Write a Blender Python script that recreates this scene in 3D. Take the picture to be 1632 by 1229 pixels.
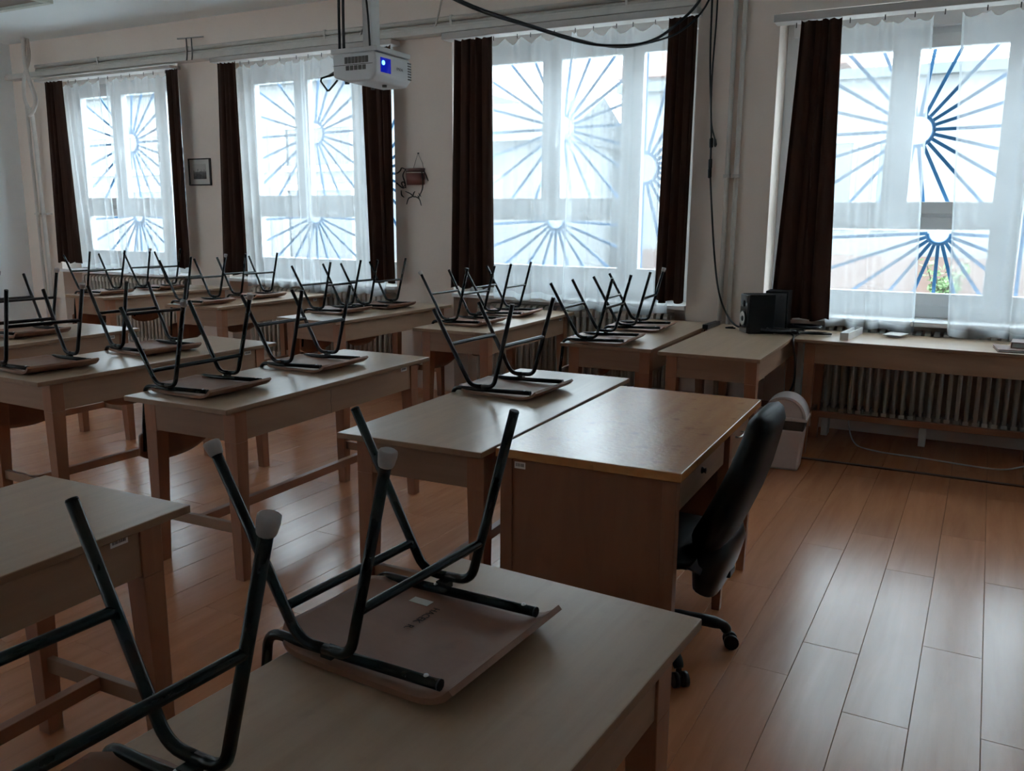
import bpy, math, random
from mathutils import Vector, Matrix
random.seed(7)
PI = math.pi
for o in list(bpy.data.objects):
    bpy.data.objects.remove(o, do_unlink=True)
scene = bpy.context.scene
COL = scene.collection

# ------------------------------------------------------------------ camera
CAM_R = ((0.88319858, 0.4689461, 0.00705907), (-0.09663351, 0.16722693, 0.9811713), (-0.45893599, 0.86725124, -0.19301049))
FPX, IW, IH = 1370.34, 1632.0, 1229.0
cam_d = bpy.data.cameras.new('camera')
cam = bpy.data.objects.new('camera', cam_d)
COL.objects.link(cam)
r_, u_, f_ = [Vector(v) for v in CAM_R]
m = Matrix.Identity(4)
for i in range(3):
    m[i][0], m[i][1], m[i][2] = r_[i], u_[i], -f_[i]
m[0][3], m[1][3], m[2][3] = 0, 0, 1.52
cam.matrix_world = m
cam_d.sensor_width = 36
cam_d.lens = 36 * FPX / IW
cam_d.clip_start = 0.05
cam_d.clip_end = 200
scene.camera = cam
CAMP = Vector((0, 0, 1.52))

def project(p):
    d = Vector(p) - CAMP
    z = d.dot(f_)
    if z < 0.05:
        return None
    return (IW / 2 + FPX * d.dot(r_) / z, IH / 2 - FPX * d.dot(u_) / z, z)

# ------------------------------------------------------------------ world: even overcast daylight
world = bpy.data.worlds.new('overcast_sky')
scene.world = world
world.use_nodes = True
bg = world.node_tree.nodes['Background']
bg.inputs[0].default_value = (0.83, 0.93, 1.0, 1)
bg.inputs[1].default_value = 13.0
scene.view_settings.view_transform = 'Standard'
scene.view_settings.look = 'None'
scene.view_settings.exposure = 0.0
scene.view_settings.gamma = 1.0
scene.view_settings.use_curve_mapping = False
scene.cycles.max_bounces = 14
scene.cycles.diffuse_bounces = 8
scene.cycles.transparent_max_bounces = 24

# window data: opening x0..x1, glass heights top / above transom / below transom / bottom, sill, head
YW = 6.32          # room face of the pillars
YF = 6.60          # window frame plane
YO = 6.80          # outer face of the wall
WIN = [
    dict(x0=-9.15, x1=-7.095, zt=2.775, za=1.69, zb=1.49, zc=1.11, sill=0.90, head=3.00, s1=(0.956, 2.273), s2=(1.0, 1.50)),
    dict(x0=-6.55, x1=-4.51, zt=2.765, za=1.705, zb=1.50, zc=1.10, sill=0.90, head=3.00, s1=(0.922, 2.278), s2=(0.90, 1.51)),
    dict(x0=-3.92, x1=-1.87, zt=2.755, za=1.67, zb=1.49, zc=1.115, sill=0.87, head=3.00, s1=(0.877, 2.223), s2=(0.83, 1.49)),
    dict(x0=-1.305, x1=0.75, zt=2.63, za=1.636, zb=1.452, zc=1.02, sill=0.85, head=2.88, s1=(0.892, 2.108), s2=(1.088, 1.43)),
]
# unseen windows added in the wall behind the camera to lift shaded surfaces
FILL_WIN = [(-9.3, -8.0), (-7.6, -6.3)]
CZ0, CZ1 = 1.48, 2.36

# ------------------------------------------------------------------ materials
MATS = {}
def new_mat(name):
    mt = bpy.data.materials.new(name)
    mt.use_nodes = True
    nt = mt.node_tree
    return mt, nt, nt.nodes['Principled BSDF'], nt.nodes['Material Output']

def plain(name, col, rough=0.5, metal=0.0, var=0.08, scale=6.0, bump=0.0, bscale=60.0, spec=0.5, coat=0.0, sheen=0.0):
    """single colour with soft noise variation and optional fine relief"""
    mt, nt, bs, out = new_mat(name)
    N, L = nt.nodes, nt.links
    tc = N.new('ShaderNodeTexCoord')
    nz = N.new('ShaderNodeTexNoise')
    nz.inputs['Scale'].default_value = scale
    nz.inputs['Detail'].default_value = 5
    L.new(tc.outputs['Object'], nz.inputs['Vector'])
    rp = N.new('ShaderNodeValToRGB')
    rp.color_ramp.elements[0].position = 0.3
    rp.color_ramp.elements[1].position = 0.7
    rp.color_ramp.elements[0].color = tuple(c * (1 - var) for c in col) + (1,)
    rp.color_ramp.elements[1].color = tuple(min(1, c * (1 + var)) for c in col) + (1,)
    L.new(nz.outputs['Fac'], rp.inputs['Fac'])
    L.new(rp.outputs['Color'], bs.inputs['Base Color'])
    bs.inputs['Roughness'].default_value = rough
    bs.inputs['Metallic'].default_value = metal
    bs.inputs['Specular IOR Level'].default_value = spec
    bs.inputs['Coat Weight'].default_value = coat
    if sheen:
        bs.inputs['Sheen Weight'].default_value = sheen
        bs.inputs['Sheen Roughness'].default_value = 0.4
    if bump:
        n2 = N.new('ShaderNodeTexNoise')
        n2.inputs['Scale'].default_value = bscale
        n2.inputs['Detail'].default_value = 4
        L.new(tc.outputs['Object'], n2.inputs['Vector'])
        bp = N.new('ShaderNodeBump')
        bp.inputs['Strength'].default_value = bump
        bp.inputs['Distance'].default_value = 0.004
        L.new(n2.outputs['Fac'], bp.inputs['Height'])
        L.new(bp.outputs['Normal'], bs.inputs['Normal'])
    MATS[name] = mt
    return mt

def wood(name, c1, c2, axis=1, rough=0.4, stretch=14.0, scale=5.0, bump=0.05, spec=0.5, coat=0.0, rnd=0.0, wear=0.0, bscale=None):
    """long grain along one local axis; rnd shifts the tone from piece to piece"""
    mt, nt, bs, out = new_mat(name)
    N, L = nt.nodes, nt.links
    tc = N.new('ShaderNodeTexCoord')
    mp = N.new('ShaderNodeMapping')
    sc = [stretch * scale * 0.2] * 3
    sc[axis] = scale * 0.2
    mp.inputs['Scale'].default_value = sc
    L.new(tc.outputs['Object'], mp.inputs['Vector'])
    oi = N.new('ShaderNodeObjectInfo')
    ge = N.new('ShaderNodeNewGeometry')
    ad = N.new('ShaderNodeMath'); ad.operation = 'ADD'
    L.new(oi.outputs['Random'], ad.inputs[0]); L.new(ge.outputs['Random Per Island'], ad.inputs[1])
    fr = N.new('ShaderNodeMath'); fr.operation = 'FRACT'
    L.new(ad.outputs[0], fr.inputs[0])
    nz = N.new('ShaderNodeTexNoise')
    nz.noise_dimensions = '4D'
    nz.inputs['Scale'].default_value = 1.6
    nz.inputs['Detail'].default_value = 7
    nz.inputs['Roughness'].default_value = 0.6
    nz.inputs['Distortion'].default_value = 0.6
    L.new(mp.outputs['Vector'], nz.inputs['Vector'])
    ml = N.new('ShaderNodeMath'); ml.operation = 'MULTIPLY'; ml.inputs[1].default_value = 40 if rnd else 4
    L.new(fr.outputs[0], ml.inputs[0]); L.new(ml.outputs[0], nz.inputs['W'])
    rp = N.new('ShaderNodeValToRGB')
    rp.color_ramp.elements[0].position = 0.28
    rp.color_ramp.elements[1].position = 0.74
    rp.color_ramp.elements[0].color = tuple(c1) + (1,)
    rp.color_ramp.elements[1].color = tuple(c2) + (1,)
    L.new(nz.outputs['Fac'], rp.inputs['Fac'])
    colout = rp.outputs['Color']
    if rnd:
        hs = N.new('ShaderNodeHueSaturation')
        mr = N.new('ShaderNodeMapRange')
        mr.inputs['To Min'].default_value = 1 - rnd
        mr.inputs['To Max'].default_value = 1 + rnd
        L.new(fr.outputs[0], mr.inputs['Value']); L.new(mr.outputs[0], hs.inputs['Value'])
        L.new(colout, hs.inputs['Color']); colout = hs.outputs['Color']
    if wear:
        n3 = N.new('ShaderNodeTexNoise'); n3.inputs['Scale'].default_value = 18; n3.inputs['Detail'].default_value = 8
        L.new(tc.outputs['Object'], n3.inputs['Vector'])
        r3 = N.new('ShaderNodeValToRGB')
        r3.color_ramp.elements[0].position = 0.60; r3.color_ramp.elements[0].color = (0, 0, 0, 1)
        r3.color_ramp.elements[1].position = 0.72; r3.color_ramp.elements[1].color = (wear, wear, wear, 1)
        L.new(n3.outputs['Fac'], r3.inputs['Fac'])
        mx = N.new('ShaderNodeMix'); mx.data_type = 'RGBA'
        L.new(r3.outputs['Color'], mx.inputs['Factor']); L.new(colout, mx.inputs['A'])
        mx.inputs['B'].default_value = (c1[0] * 0.45, c1[1] * 0.42, c1[2] * 0.4, 1)
        colout = mx.outputs['Result']
    L.new(colout, bs.inputs['Base Color'])
    bs.inputs['Roughness'].default_value = rough
    bs.inputs['Specular IOR Level'].default_value = spec
    bs.inputs['Coat Weight'].default_value = coat
    bs.inputs['Coat Roughness'].default_value = 0.18
    if bump:
        bp = N.new('ShaderNodeBump')
        bp.inputs['Strength'].default_value = bump
        bp.inputs['Distance'].default_value = 0.003
        if bscale:
            n2 = N.new('ShaderNodeTexNoise'); n2.inputs['Scale'].default_value = bscale; n2.inputs['Detail'].default_value = 6
            L.new(tc.outputs['Object'], n2.inputs['Vector']); L.new(n2.outputs['Fac'], bp.inputs['Height'])
        else:
            L.new(nz.outputs['Fac'], bp.inputs['Height'])
        L.new(bp.outputs['Normal'], bs.inputs['Normal'])
        if coat:
            L.new(bp.outputs['Normal'], bs.inputs['Coat Normal'])
    MATS[name] = mt
    return mt

def sheer_mat(name, col, transp):
    mt, nt, bs, out = new_mat(name)
    N, L = nt.nodes, nt.links
    N.remove(bs)
    tr = N.new('ShaderNodeBsdfTransparent'); tr.inputs[0].default_value = (1, 1, 1, 1)
    tl = N.new('ShaderNodeBsdfTranslucent'); tl.inputs[0].default_value = tuple(col) + (1,)
    df = N.new('ShaderNodeBsdfDiffuse'); df.inputs[0].default_value = tuple(col) + (1,)
    m1 = N.new('ShaderNodeMixShader'); m1.inputs[0].default_value = 0.25
    L.new(tl.outputs[0], m1.inputs[1]); L.new(df.outputs[0], m1.inputs[2])
    tc = N.new('ShaderNodeTexCoord')
    wv = N.new('ShaderNodeTexNoise'); wv.inputs['Scale'].default_value = 3.0
    L.new(tc.outputs['Object'], wv.inputs['Vector'])
    mr = N.new('ShaderNodeMapRange'); mr.inputs['To Min'].default_value = transp - 0.05; mr.inputs['To Max'].default_value = transp + 0.05
    L.new(wv.outputs['Fac'], mr.inputs['Value'])
    m2 = N.new('ShaderNodeMixShader')
    L.new(mr.outputs[0], m2.inputs[0]); L.new(m1.outputs[0], m2.inputs[1]); L.new(tr.outputs[0], m2.inputs[2])
    L.new(m2.outputs[0], out.inputs['Surface'])
    MATS[name] = mt

def drape_mat(name):
    mt, nt, bs, out = new_mat(name)
    N, L = nt.nodes, nt.links
    tc = N.new('ShaderNodeTexCoord')
    nz = N.new('ShaderNodeTexNoise'); nz.inputs['Scale'].default_value = 9; nz.inputs['Detail'].default_value = 4
    L.new(tc.outputs['Object'], nz.inputs['Vector'])
    rp = N.new('ShaderNodeValToRGB')
    rp.color_ramp.elements[0].color = (0.024, 0.012, 0.009, 1); rp.color_ramp.elements[1].color = (0.045, 0.021, 0.015, 1)
    L.new(nz.outputs['Fac'], rp.inputs['Fac']); L.new(rp.outputs['Color'], bs.inputs['Base Color'])
    bs.inputs['Roughness'].default_value = 0.85
    bs.inputs['Specular IOR Level'].default_value = 0.15
    bs.inputs['Sheen Weight'].default_value = 0.15
    bs.inputs['Sheen Tint'].default_value = (0.8, 0.5, 0.35, 1)
    tl = N.new('ShaderNodeBsdfTranslucent'); tl.inputs[0].default_value = (0.30, 0.12, 0.05, 1)
    mx = N.new('ShaderNodeMixShader'); mx.inputs[0].default_value = 0.12
    L.new(bs.outputs[0], mx.inputs[1]); L.new(tl.outputs[0], mx.inputs[2]); L.new(mx.outputs[0], out.inputs['Surface'])
    MATS[name] = mt

def glass_mat(name, tint):
    mt, nt, bs, out = new_mat(name)
    N, L = nt.nodes, nt.links
    N.remove(bs)
    tr = N.new('ShaderNodeBsdfTransparent'); tr.inputs[0].default_value = tuple(tint) + (1,)
    gl = N.new('ShaderNodeBsdfGlossy'); gl.inputs['Roughness'].default_value = 0.02
    lw = N.new('ShaderNodeLayerWeight'); lw.inputs[0].default_value = 0.5
    pw = N.new('ShaderNodeMath'); pw.operation = 'POWER'; pw.inputs[1].default_value = 5
    L.new(lw.outputs['Facing'], pw.inputs[0])
    fr = N.new('ShaderNodeMath'); fr.operation = 'MULTIPLY_ADD'; fr.inputs[1].default_value = 0.8; fr.inputs[2].default_value = 0.03
    L.new(pw.outputs[0], fr.inputs[0])
    nz = N.new('ShaderNodeTexNoise'); nz.inputs['Scale'].default_value = 1.5
    bp = N.new('ShaderNodeBump'); bp.inputs['Strength'].default_value = 0.02
    L.new(nz.outputs['Fac'], bp.inputs['Height']); L.new(bp.outputs['Normal'], gl.inputs['Normal'])
    mx = N.new('ShaderNodeMixShader')
    L.new(fr.outputs[0], mx.inputs[0]); L.new(tr.outputs[0], mx.inputs[1]); L.new(gl.outputs[0], mx.inputs[2])
    L.new(mx.outputs[0], out.inputs['Surface'])
    MATS[name] = mt

def glow_mat(name, col, strength):
    mt, nt, bs, out = new_mat(name)
    bs.inputs['Base Color'].default_value = tuple(col) + (1,)
    bs.inputs['Emission Color'].default_value = tuple(col) + (1,)
    bs.inputs['Emission Strength'].default_value = strength
    bs.inputs['Roughness'].default_value = 0.1
    MATS[name] = mt

wood('laminate', (0.43, 0.175, 0.082), (0.56, 0.245, 0.118), axis=1, rough=0.25, stretch=11, scale=4.5, bump=0.025, rnd=0.07, spec=0.5)
wood('subfloor', (0.20, 0.10, 0.05), (0.27, 0.14, 0.075), axis=1, rough=0.5)
wood('desk_top', (0.40, 0.272, 0.178), (0.51, 0.362, 0.246), axis=1, rough=0.28, spec=0.6, stretch=16, scale=4, bump=0.10, bscale=22, wear=0.12)
wood('desk_edge', (0.22, 0.125, 0.07), (0.30, 0.175, 0.10), axis=1, rough=0.45)
wood('apron_wood', (0.28, 0.165, 0.10), (0.37, 0.225, 0.14), axis=1, rough=0.45, stretch=10, bump=0.04)
wood('apron_cross', (0.23, 0.125, 0.072), (0.31, 0.175, 0.105), axis=0, rough=0.45, stretch=10, bump=0.04)
wood('leg_wood', (0.26, 0.105, 0.052), (0.35, 0.150, 0.078), axis=2, rough=0.42, stretch=10, bump=0.04)
wood('rail_wood', (0.26, 0.108, 0.055), (0.34, 0.150, 0.080), axis=1, rough=0.45, stretch=10, bump=0.04)
wood('varnish_top', (0.42, 0.175, 0.058), (0.57, 0.275, 0.10), axis=1, rough=0.27, stretch=9, scale=4, bump=0.30, bscale=60, coat=0.10, wear=0.5)
wood('panel_wood', (0.20, 0.082, 0.042), (0.27, 0.118, 0.060), axis=2, rough=0.5, stretch=6, bump=0.03, wear=0.1)
wood('plywood', (0.21, 0.100, 0.060), (0.30, 0.150, 0.092), axis=0, rough=0.55, stretch=4, scale=6, bump=0.03, wear=0.15)
wood('ply_edge', (0.16, 0.085, 0.05), (0.25, 0.14, 0.085), axis=1, rough=0.5)
plain('wall_paint', (0.83, 0.715, 0.635), rough=0.85, var=0.025, scale=2.5, bump=0.10, bscale=45, spec=0.2)
plain('wall_pale', (0.825, 0.87, 0.885), rough=0.85, var=0.02, scale=2.0, bump=0.08, bscale=45, spec=0.2)
plain('ceiling_paint', (0.83, 0.905, 0.925), rough=0.9, var=0.015, scale=1.5, bump=0.05, bscale=30, spec=0.15)
plain('pvc_white', (0.82, 0.84, 0.85), rough=0.35, var=0.01, spec=0.4)
plain('sill_white', (0.80, 0.81, 0.81), rough=0.4, var=0.03)
plain('pipe_paint', (0.62, 0.57, 0.52), rough=0.55, var=0.06, scale=9)
plain('rail_paint', (0.50, 0.46, 0.43), rough=0.5, var=0.05)
plain('radiator_paint', (0.52, 0.47, 0.41), rough=0.45, var=0.10, scale=12)
plain('radiator_bare', (0.60, 0.58, 0.54), rough=0.45, var=0.08, scale=12)
plain('grille_blue', (0.03, 0.13, 0.27), rough=0.45, var=0.1)
plain('hook_dark', (0.06, 0.06, 0.06), rough=0.5)
plain('tube_green', (0.006, 0.010, 0.009), rough=0.27, var=0.25, scale=20, bump=0.04, bscale=150, spec=0.3)
plain('tube_brown', (0.010, 0.007, 0.007), rough=0.28, var=0.25, scale=20, bump=0.04, bscale=150, spec=0.3)
plain('cap_rubber', (0.42, 0.38, 0.36), rough=0.7, var=0.1, scale=30)
plain('cap_black', (0.012, 0.012, 0.013), rough=0.45)
plain('rivet', (0.55, 0.55, 0.55), rough=0.3, metal=0.9)
plain('black_plastic', (0.005, 0.005, 0.006), spec=0.35, rough=0.35)
plain('black_leather', (0.004, 0.004, 0.0045), spec=0.2, rough=0.55, bump=0.12, bscale=160, var=0.15)
plain('black_gloss', (0.02, 0.022, 0.026), rough=0.12, spec=0.7)
plain('cable_black', (0.010, 0.010, 0.012), rough=0.5)
plain('cable_white', (0.55, 0.52, 0.48), rough=0.5)
plain('bin_plastic', (0.58, 0.50, 0.47), rough=0.4, var=0.03)
plain('bin_dark', (0.03, 0.025, 0.024), rough=0.5)
plain('projector_white', (0.66, 0.67, 0.68), rough=0.35, var=0.02)
plain('projector_side', (0.46, 0.44, 0.42), rough=0.45, var=0.03)
plain('vent_dark', (0.10, 0.095, 0.09), rough=0.6)
plain('mount_white', (0.60, 0.585, 0.57), rough=0.5)
plain('speaker_box', (0.008, 0.008, 0.009), spec=0.25, rough=0.55, var=0.1, bump=0.1, bscale=120)
plain('speaker_rear', (0.075, 0.085, 0.095), rough=0.5)
plain('cone_grey', (0.62, 0.60, 0.57), rough=0.4)
plain('paper_white', (0.74, 0.73, 0.70), rough=0.8, var=0.03)
plain('print_black', (0.03, 0.025, 0.022), rough=0.8)
plain('marker_ink', (0.028, 0.018, 0.014), rough=0.8)
plain('box_white', (0.74, 0.74, 0.73), rough=0.5)
plain('book_brown', (0.16, 0.075, 0.05), rough=0.6)
plain('frame_black', (0.015, 0.012, 0.012), rough=0.35)
plain('mat_board', (0.60, 0.58, 0.55), rough=0.8)
plain('clay', (0.17, 0.055, 0.045), rough=0.6)
plain('clay_dark', (0.085, 0.035, 0.03), rough=0.6)
plain('stem', (0.030, 0.024, 0.016), rough=0.7)
plain('string', (0.16, 0.13, 0.11), rough=0.8)
plain('lamp_frame', (0.60, 0.66, 0.60), rough=0.45)
plain('lamp_diffuser', (0.25, 0.20, 0.17), rough=0.5)
plain('threshold', (0.10, 0.045, 0.025), rough=0.45)
plain('ext_wall', (0.17, 0.175, 0.178), rough=0.9, var=0.05, scale=1.2)
plain('ext_wall_grey', (0.10, 0.11, 0.115), rough=0.9, var=0.05, scale=1.0)
plain('ext_roof', (0.07, 0.075, 0.08), rough=0.8, var=0.1, scale=3)
plain('ext_roof_red', (0.15, 0.08, 0.062), rough=0.8, var=0.1, scale=3)
plain('ext_plinth', (0.13, 0.085, 0.07), rough=0.9)
plain('ext_frame', (0.40, 0.41, 0.41), rough=0.5)
plain('ext_glass', (0.06, 0.065, 0.07), rough=0.15, spec=0.6)
plain('ext_ground', (0.55, 0.55, 0.53), rough=0.95, var=0.2, scale=2)
plain('leaf_green', (0.12, 0.19, 0.08), rough=0.6, var=0.3, scale=20)
sheer_mat('sheer', (0.90, 0.93, 0.95), 0.68)
sheer_mat('sheer_hem', (0.62, 0.65, 0.67), 0.40)
drape_mat('drape')
glass_mat('window_glass', (0.93, 0.97, 0.98))
glow_mat('lens_blue', (0.004, 0.012, 0.40), 0.6)
glow_mat('lens_spot', (0.10, 0.45, 1.0), 5.0)

def print_mat():
    mt, nt, bs, out = new_mat('landscape_print')
    N, L = nt.nodes, nt.links
    tc = N.new('ShaderNodeTexCoord'); sp = N.new('ShaderNodeSeparateXYZ')
    L.new(tc.outputs['Generated'], sp.inputs[0])
    nz = N.new('ShaderNodeTexNoise'); nz.inputs['Scale'].default_value = 5; nz.inputs['Detail'].default_value = 9
    L.new(tc.outputs['Generated'], nz.inputs['Vector'])
    ad = N.new('ShaderNodeMath'); ad.operation = 'MULTIPLY_ADD'; ad.inputs[1].default_value = 0.8
    L.new(nz.outputs['Fac'], ad.inputs[0]); L.new(sp.outputs['Z'], ad.inputs[2])
    rp = N.new('ShaderNodeValToRGB')
    rp.color_ramp.elements[0].position = 0.55; rp.color_ramp.elements[0].color = (0.055, 0.05, 0.048, 1)
    rp.color_ramp.elements[1].position = 1.25; rp.color_ramp.elements[1].color = (0.48, 0.46, 0.44, 1)
    e = rp.color_ramp.elements.new(0.95); e.color = (0.20, 0.19, 0.185, 1)
    L.new(ad.outputs[0], rp.inputs['Fac']); L.new(rp.outputs['Color'], bs.inputs['Base Color'])
    bs.inputs['Roughness'].default_value = 0.6
    MATS['landscape_print'] = mt
print_mat()

# ------------------------------------------------------------------ mesh helpers
class MB:
    def __init__(self):
        self.v = []; self.f = []; self.s = []
    def add(self, vs, fs, smooth=False):
        b = len(self.v)
        self.v += [tuple(p) for p in vs]
        for f in fs:
            self.f.append(tuple(b + i for i in f)); self.s.append(smooth)
        return self
    def box(self, x0, x1, y0, y1, z0, z1):
        vs = [(x0, y0, z0), (x1, y0, z0), (x1, y1, z0), (x0, y1, z0), (x0, y0, z1), (x1, y0, z1), (x1, y1, z1), (x0, y1, z1)]
        return self.add(vs, [(0, 3, 2, 1), (4, 5, 6, 7), (0, 1, 5, 4), (1, 2, 6, 5), (2, 3, 7, 6), (3, 0, 4, 7)])
    def frustum(self, b, t, z0, z1):
        (x0, x1, y0, y1), (a0, a1, c0, c1) = b, t
        vs = [(x0, y0, z0), (x1, y0, z0), (x1, y1, z0), (x0, y1, z0), (a0, c0, z1), (a1, c0, z1), (a1, c1, z1), (a0, c1, z1)]
        return self.add(vs, [(0, 3, 2, 1), (4, 5, 6, 7), (0, 1, 5, 4), (1, 2, 6, 5), (2, 3, 7, 6), (3, 0, 4, 7)])
    def chamfer_box(self, x0, x1, y0, y1, z0, z1, c):
        vs = [(x0, y0, z0), (x1, y0, z0), (x1, y1, z0), (x0, y1, z0),
              (x0, y0, z1 - c), (x1, y0, z1 - c), (x1, y1, z1 - c), (x0, y1, z1 - c),
              (x0 + c, y0 + c, z1), (x1 - c, y0 + c, z1), (x1 - c, y1 - c, z1), (x0 + c, y1 - c, z1)]
        fs = [(8, 9, 10, 11)]
        for i in range(4):
            j = (i + 1) % 4
            fs += [(i, j, 4 + j, 4 + i), (4 + i, 4 + j, 8 + j, 8 + i)]
        return self.add(vs, fs)
    def tube(self, pts, r, n=8, cap=True, smooth=True):
        pts = [Vector(p) for p in pts]
        rr = r if isinstance(r, (list, tuple)) else [r] * len(pts)
        t0 = (pts[1] - pts[0]).normalized()
        a = Vector((0, 0, 1)) if abs(t0.z) < 0.9 else Vector((1, 0, 0))
        nx = t0.cross(a).normalized()
        vs, fs = [], []
        for i, p in enumerate(pts):
            if i == 0: t = t0
            elif i == len(pts) - 1: t = (pts[-1] - pts[-2]).normalized()
            else: t = ((pts[i + 1] - p).normalized() + (p - pts[i - 1]).normalized()).normalized()
            nx = (nx - t * nx.dot(t)).normalized()
            ny = t.cross(nx)
            for k in range(n):
                an = 2 * PI * k / n
                vs.append(p + (nx * math.cos(an) + ny * math.sin(an)) * rr[i])
        for i in range(len(pts) - 1):
            for k in range(n):
                k2 = (k + 1) % n
                fs.append((i * n + k, i * n + k2, (i + 1) * n + k2, (i + 1) * n + k))
        self.add(vs, fs, smooth)
        if cap:
            b = len(self.v) - len(vs)
            self.f.append(tuple(b + k for k in reversed(range(n)))); self.s.append(False)
            b2 = b + (len(pts) - 1) * n
            self.f.append(tuple(b2 + k for k in range(n))); self.s.append(False)
        return self
    def prism(self, poly, axis, a, b):
        """poly: list of 2-D points; extruded along axis from a to b"""
        def mk(p, w):
            if axis == 0: return (w, p[0], p[1])
            if axis == 1: return (p[0], w, p[1])
            return (p[0], p[1], w)
        n = len(poly)
        vs = [mk(p, a) for p in poly] + [mk(p, b) for p in poly]
        fs = [tuple(range(n)), tuple(reversed(range(n, 2 * n)))]
        for i in range(n):
            j = (i + 1) % n
            fs.append((j, i, n + i, n + j))
        return self.add(vs, fs)
    def lathe(self, prof, n=24, c=(0, 0, 0), axis=2):
        vs, fs = [], []
        for (r, h) in prof:
            for k in range(n):
                an = 2 * PI * k / n
                x, y = r * math.cos(an), r * math.sin(an)
                p = (x, y, h) if axis == 2 else ((h, x, y) if axis == 0 else (x, h, y))
                vs.append((p[0] + c[0], p[1] + c[1], p[2] + c[2]))
        for i in range(len(prof) - 1):
            for k in range(n):
                k2 = (k + 1) % n
                fs.append((i * n + k, i * n + k2, (i + 1) * n + k2, (i + 1) * n + k))
        return self.add(vs, fs, True)
    def grid(self, fn, nu, nv, smooth=True):
        vs = [fn(i / nu, j / nv) for j in range(nv + 1) for i in range(nu + 1)]
        fs = [(j * (nu + 1) + i, j * (nu + 1) + i + 1, (j + 1) * (nu + 1) + i + 1, (j + 1) * (nu + 1) + i) for j in range(nv) for i in range(nu)]
        return self.add(vs, fs, smooth)
    def mesh(self, name):
        me = bpy.data.meshes.new(name)
        me.from_pydata(self.v, [], self.f)
        me.polygons.foreach_set('use_smooth', self.s)
        me.update()
        return me
    def build(self, name, mat, parent=None, bevel=0.0, fix=True):
        me = self.mesh(name)
        if fix:
            import bmesh
            bm = bmesh.new(); bm.from_mesh(me)
            bmesh.ops.recalc_face_normals(bm, faces=bm.faces)
            bm.to_mesh(me); bm.free()
        me.materials.append(MATS[mat])
        o = bpy.data.objects.new(name, me)
        COL.objects.link(o)
        if parent: o.parent = parent
        if bevel:
            bv = o.modifiers.new('bevel', 'BEVEL'); bv.width = bevel; bv.segments = 2; bv.limit_method = 'ANGLE'
        return o

def empty(name, loc=(0, 0, 0), rz=0.0):
    o = bpy.data.objects.new(name, None)
    COL.objects.link(o)
    o.empty_display_size = 0.1
    o.location = loc
    o.rotation_euler = (0, 0, rz)
    return o
def tag(o, label=None, cat=None, group=None, kind=None):
    if label: o['label'] = label
    if cat: o['category'] = cat
    if group: o['group'] = group
    if kind: o['kind'] = kind
    return o
def inst(name, me, parent, loc=(0, 0, 0), rot=(0, 0, 0)):
    o = bpy.data.objects.new(name, me)
    COL.objects.link(o); o.parent = parent
    o.location = loc; o.rotation_euler = rot
    return o
KIDS = {}
def copy_tree(o, parent=None):
    c = o.copy()
    COL.objects.link(c)
    c.parent = parent
    for ch in [x for x in ALLKIDS(o)]:
        copy_tree(ch, c)
    return c
def ALLKIDS(o):
    return list(o.children)
def arc(cx, cz, r, a0, a1, n):
    return [(cx + r * math.cos(a0 + (a1 - a0) * i / n), cz + r * math.sin(a0 + (a1 - a0) * i / n)) for i in range(n + 1)]
def smooth_path(pts, n=8):
    """Catmull-Rom through the points"""
    P = [Vector(p) for p in pts]
    P = [P[0] * 2 - P[1]] + P + [P[-1] * 2 - P[-2]]
    out = []
    for i in range(1, len(P) - 2):
        for k in range(n):
            t = k / n
            a, b, c, d = P[i - 1], P[i], P[i + 1], P[i + 2]
            out.append(0.5 * ((2 * b) + (c - a) * t + (2 * a - 5 * b + 4 * c - d) * t * t + (3 * b - a - 3 * c + d) * t ** 3))
    out.append(P[-2])
    return out
def text_part(body, size, mat, parent, loc, rot, name='lettering', depth=0.0002, sx=1.0):
    cu = bpy.data.curves.new('tmp_text', 'FONT')
    cu.body = body; cu.size = size; cu.extrude = depth; cu.align_x = 'CENTER'; cu.align_y = 'CENTER'
    to = bpy.data.objects.new('tmp_text', cu)
    COL.objects.link(to)
    dg = bpy.context.evaluated_depsgraph_get()
    me = bpy.data.meshes.new_from_object(to.evaluated_get(dg))
    bpy.data.objects.remove(to, do_unlink=True)
    me.materials.clear(); me.materials.append(MATS[mat])
    o = inst(name, me, parent, loc, rot)
    o.scale = (sx, 1, 1)
    return o

# ------------------------------------------------------------------ room shell
XL, XR, YN, ZC = -9.72, 1.9, -1.9, 3.36
tag(MB().box(XL - 0.3, XR + 0.3, YN - 0.3, YO, -0.2, -0.006).build('floor', 'subfloor'), kind='structure')
floor = bpy.data.objects['floor']
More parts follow.
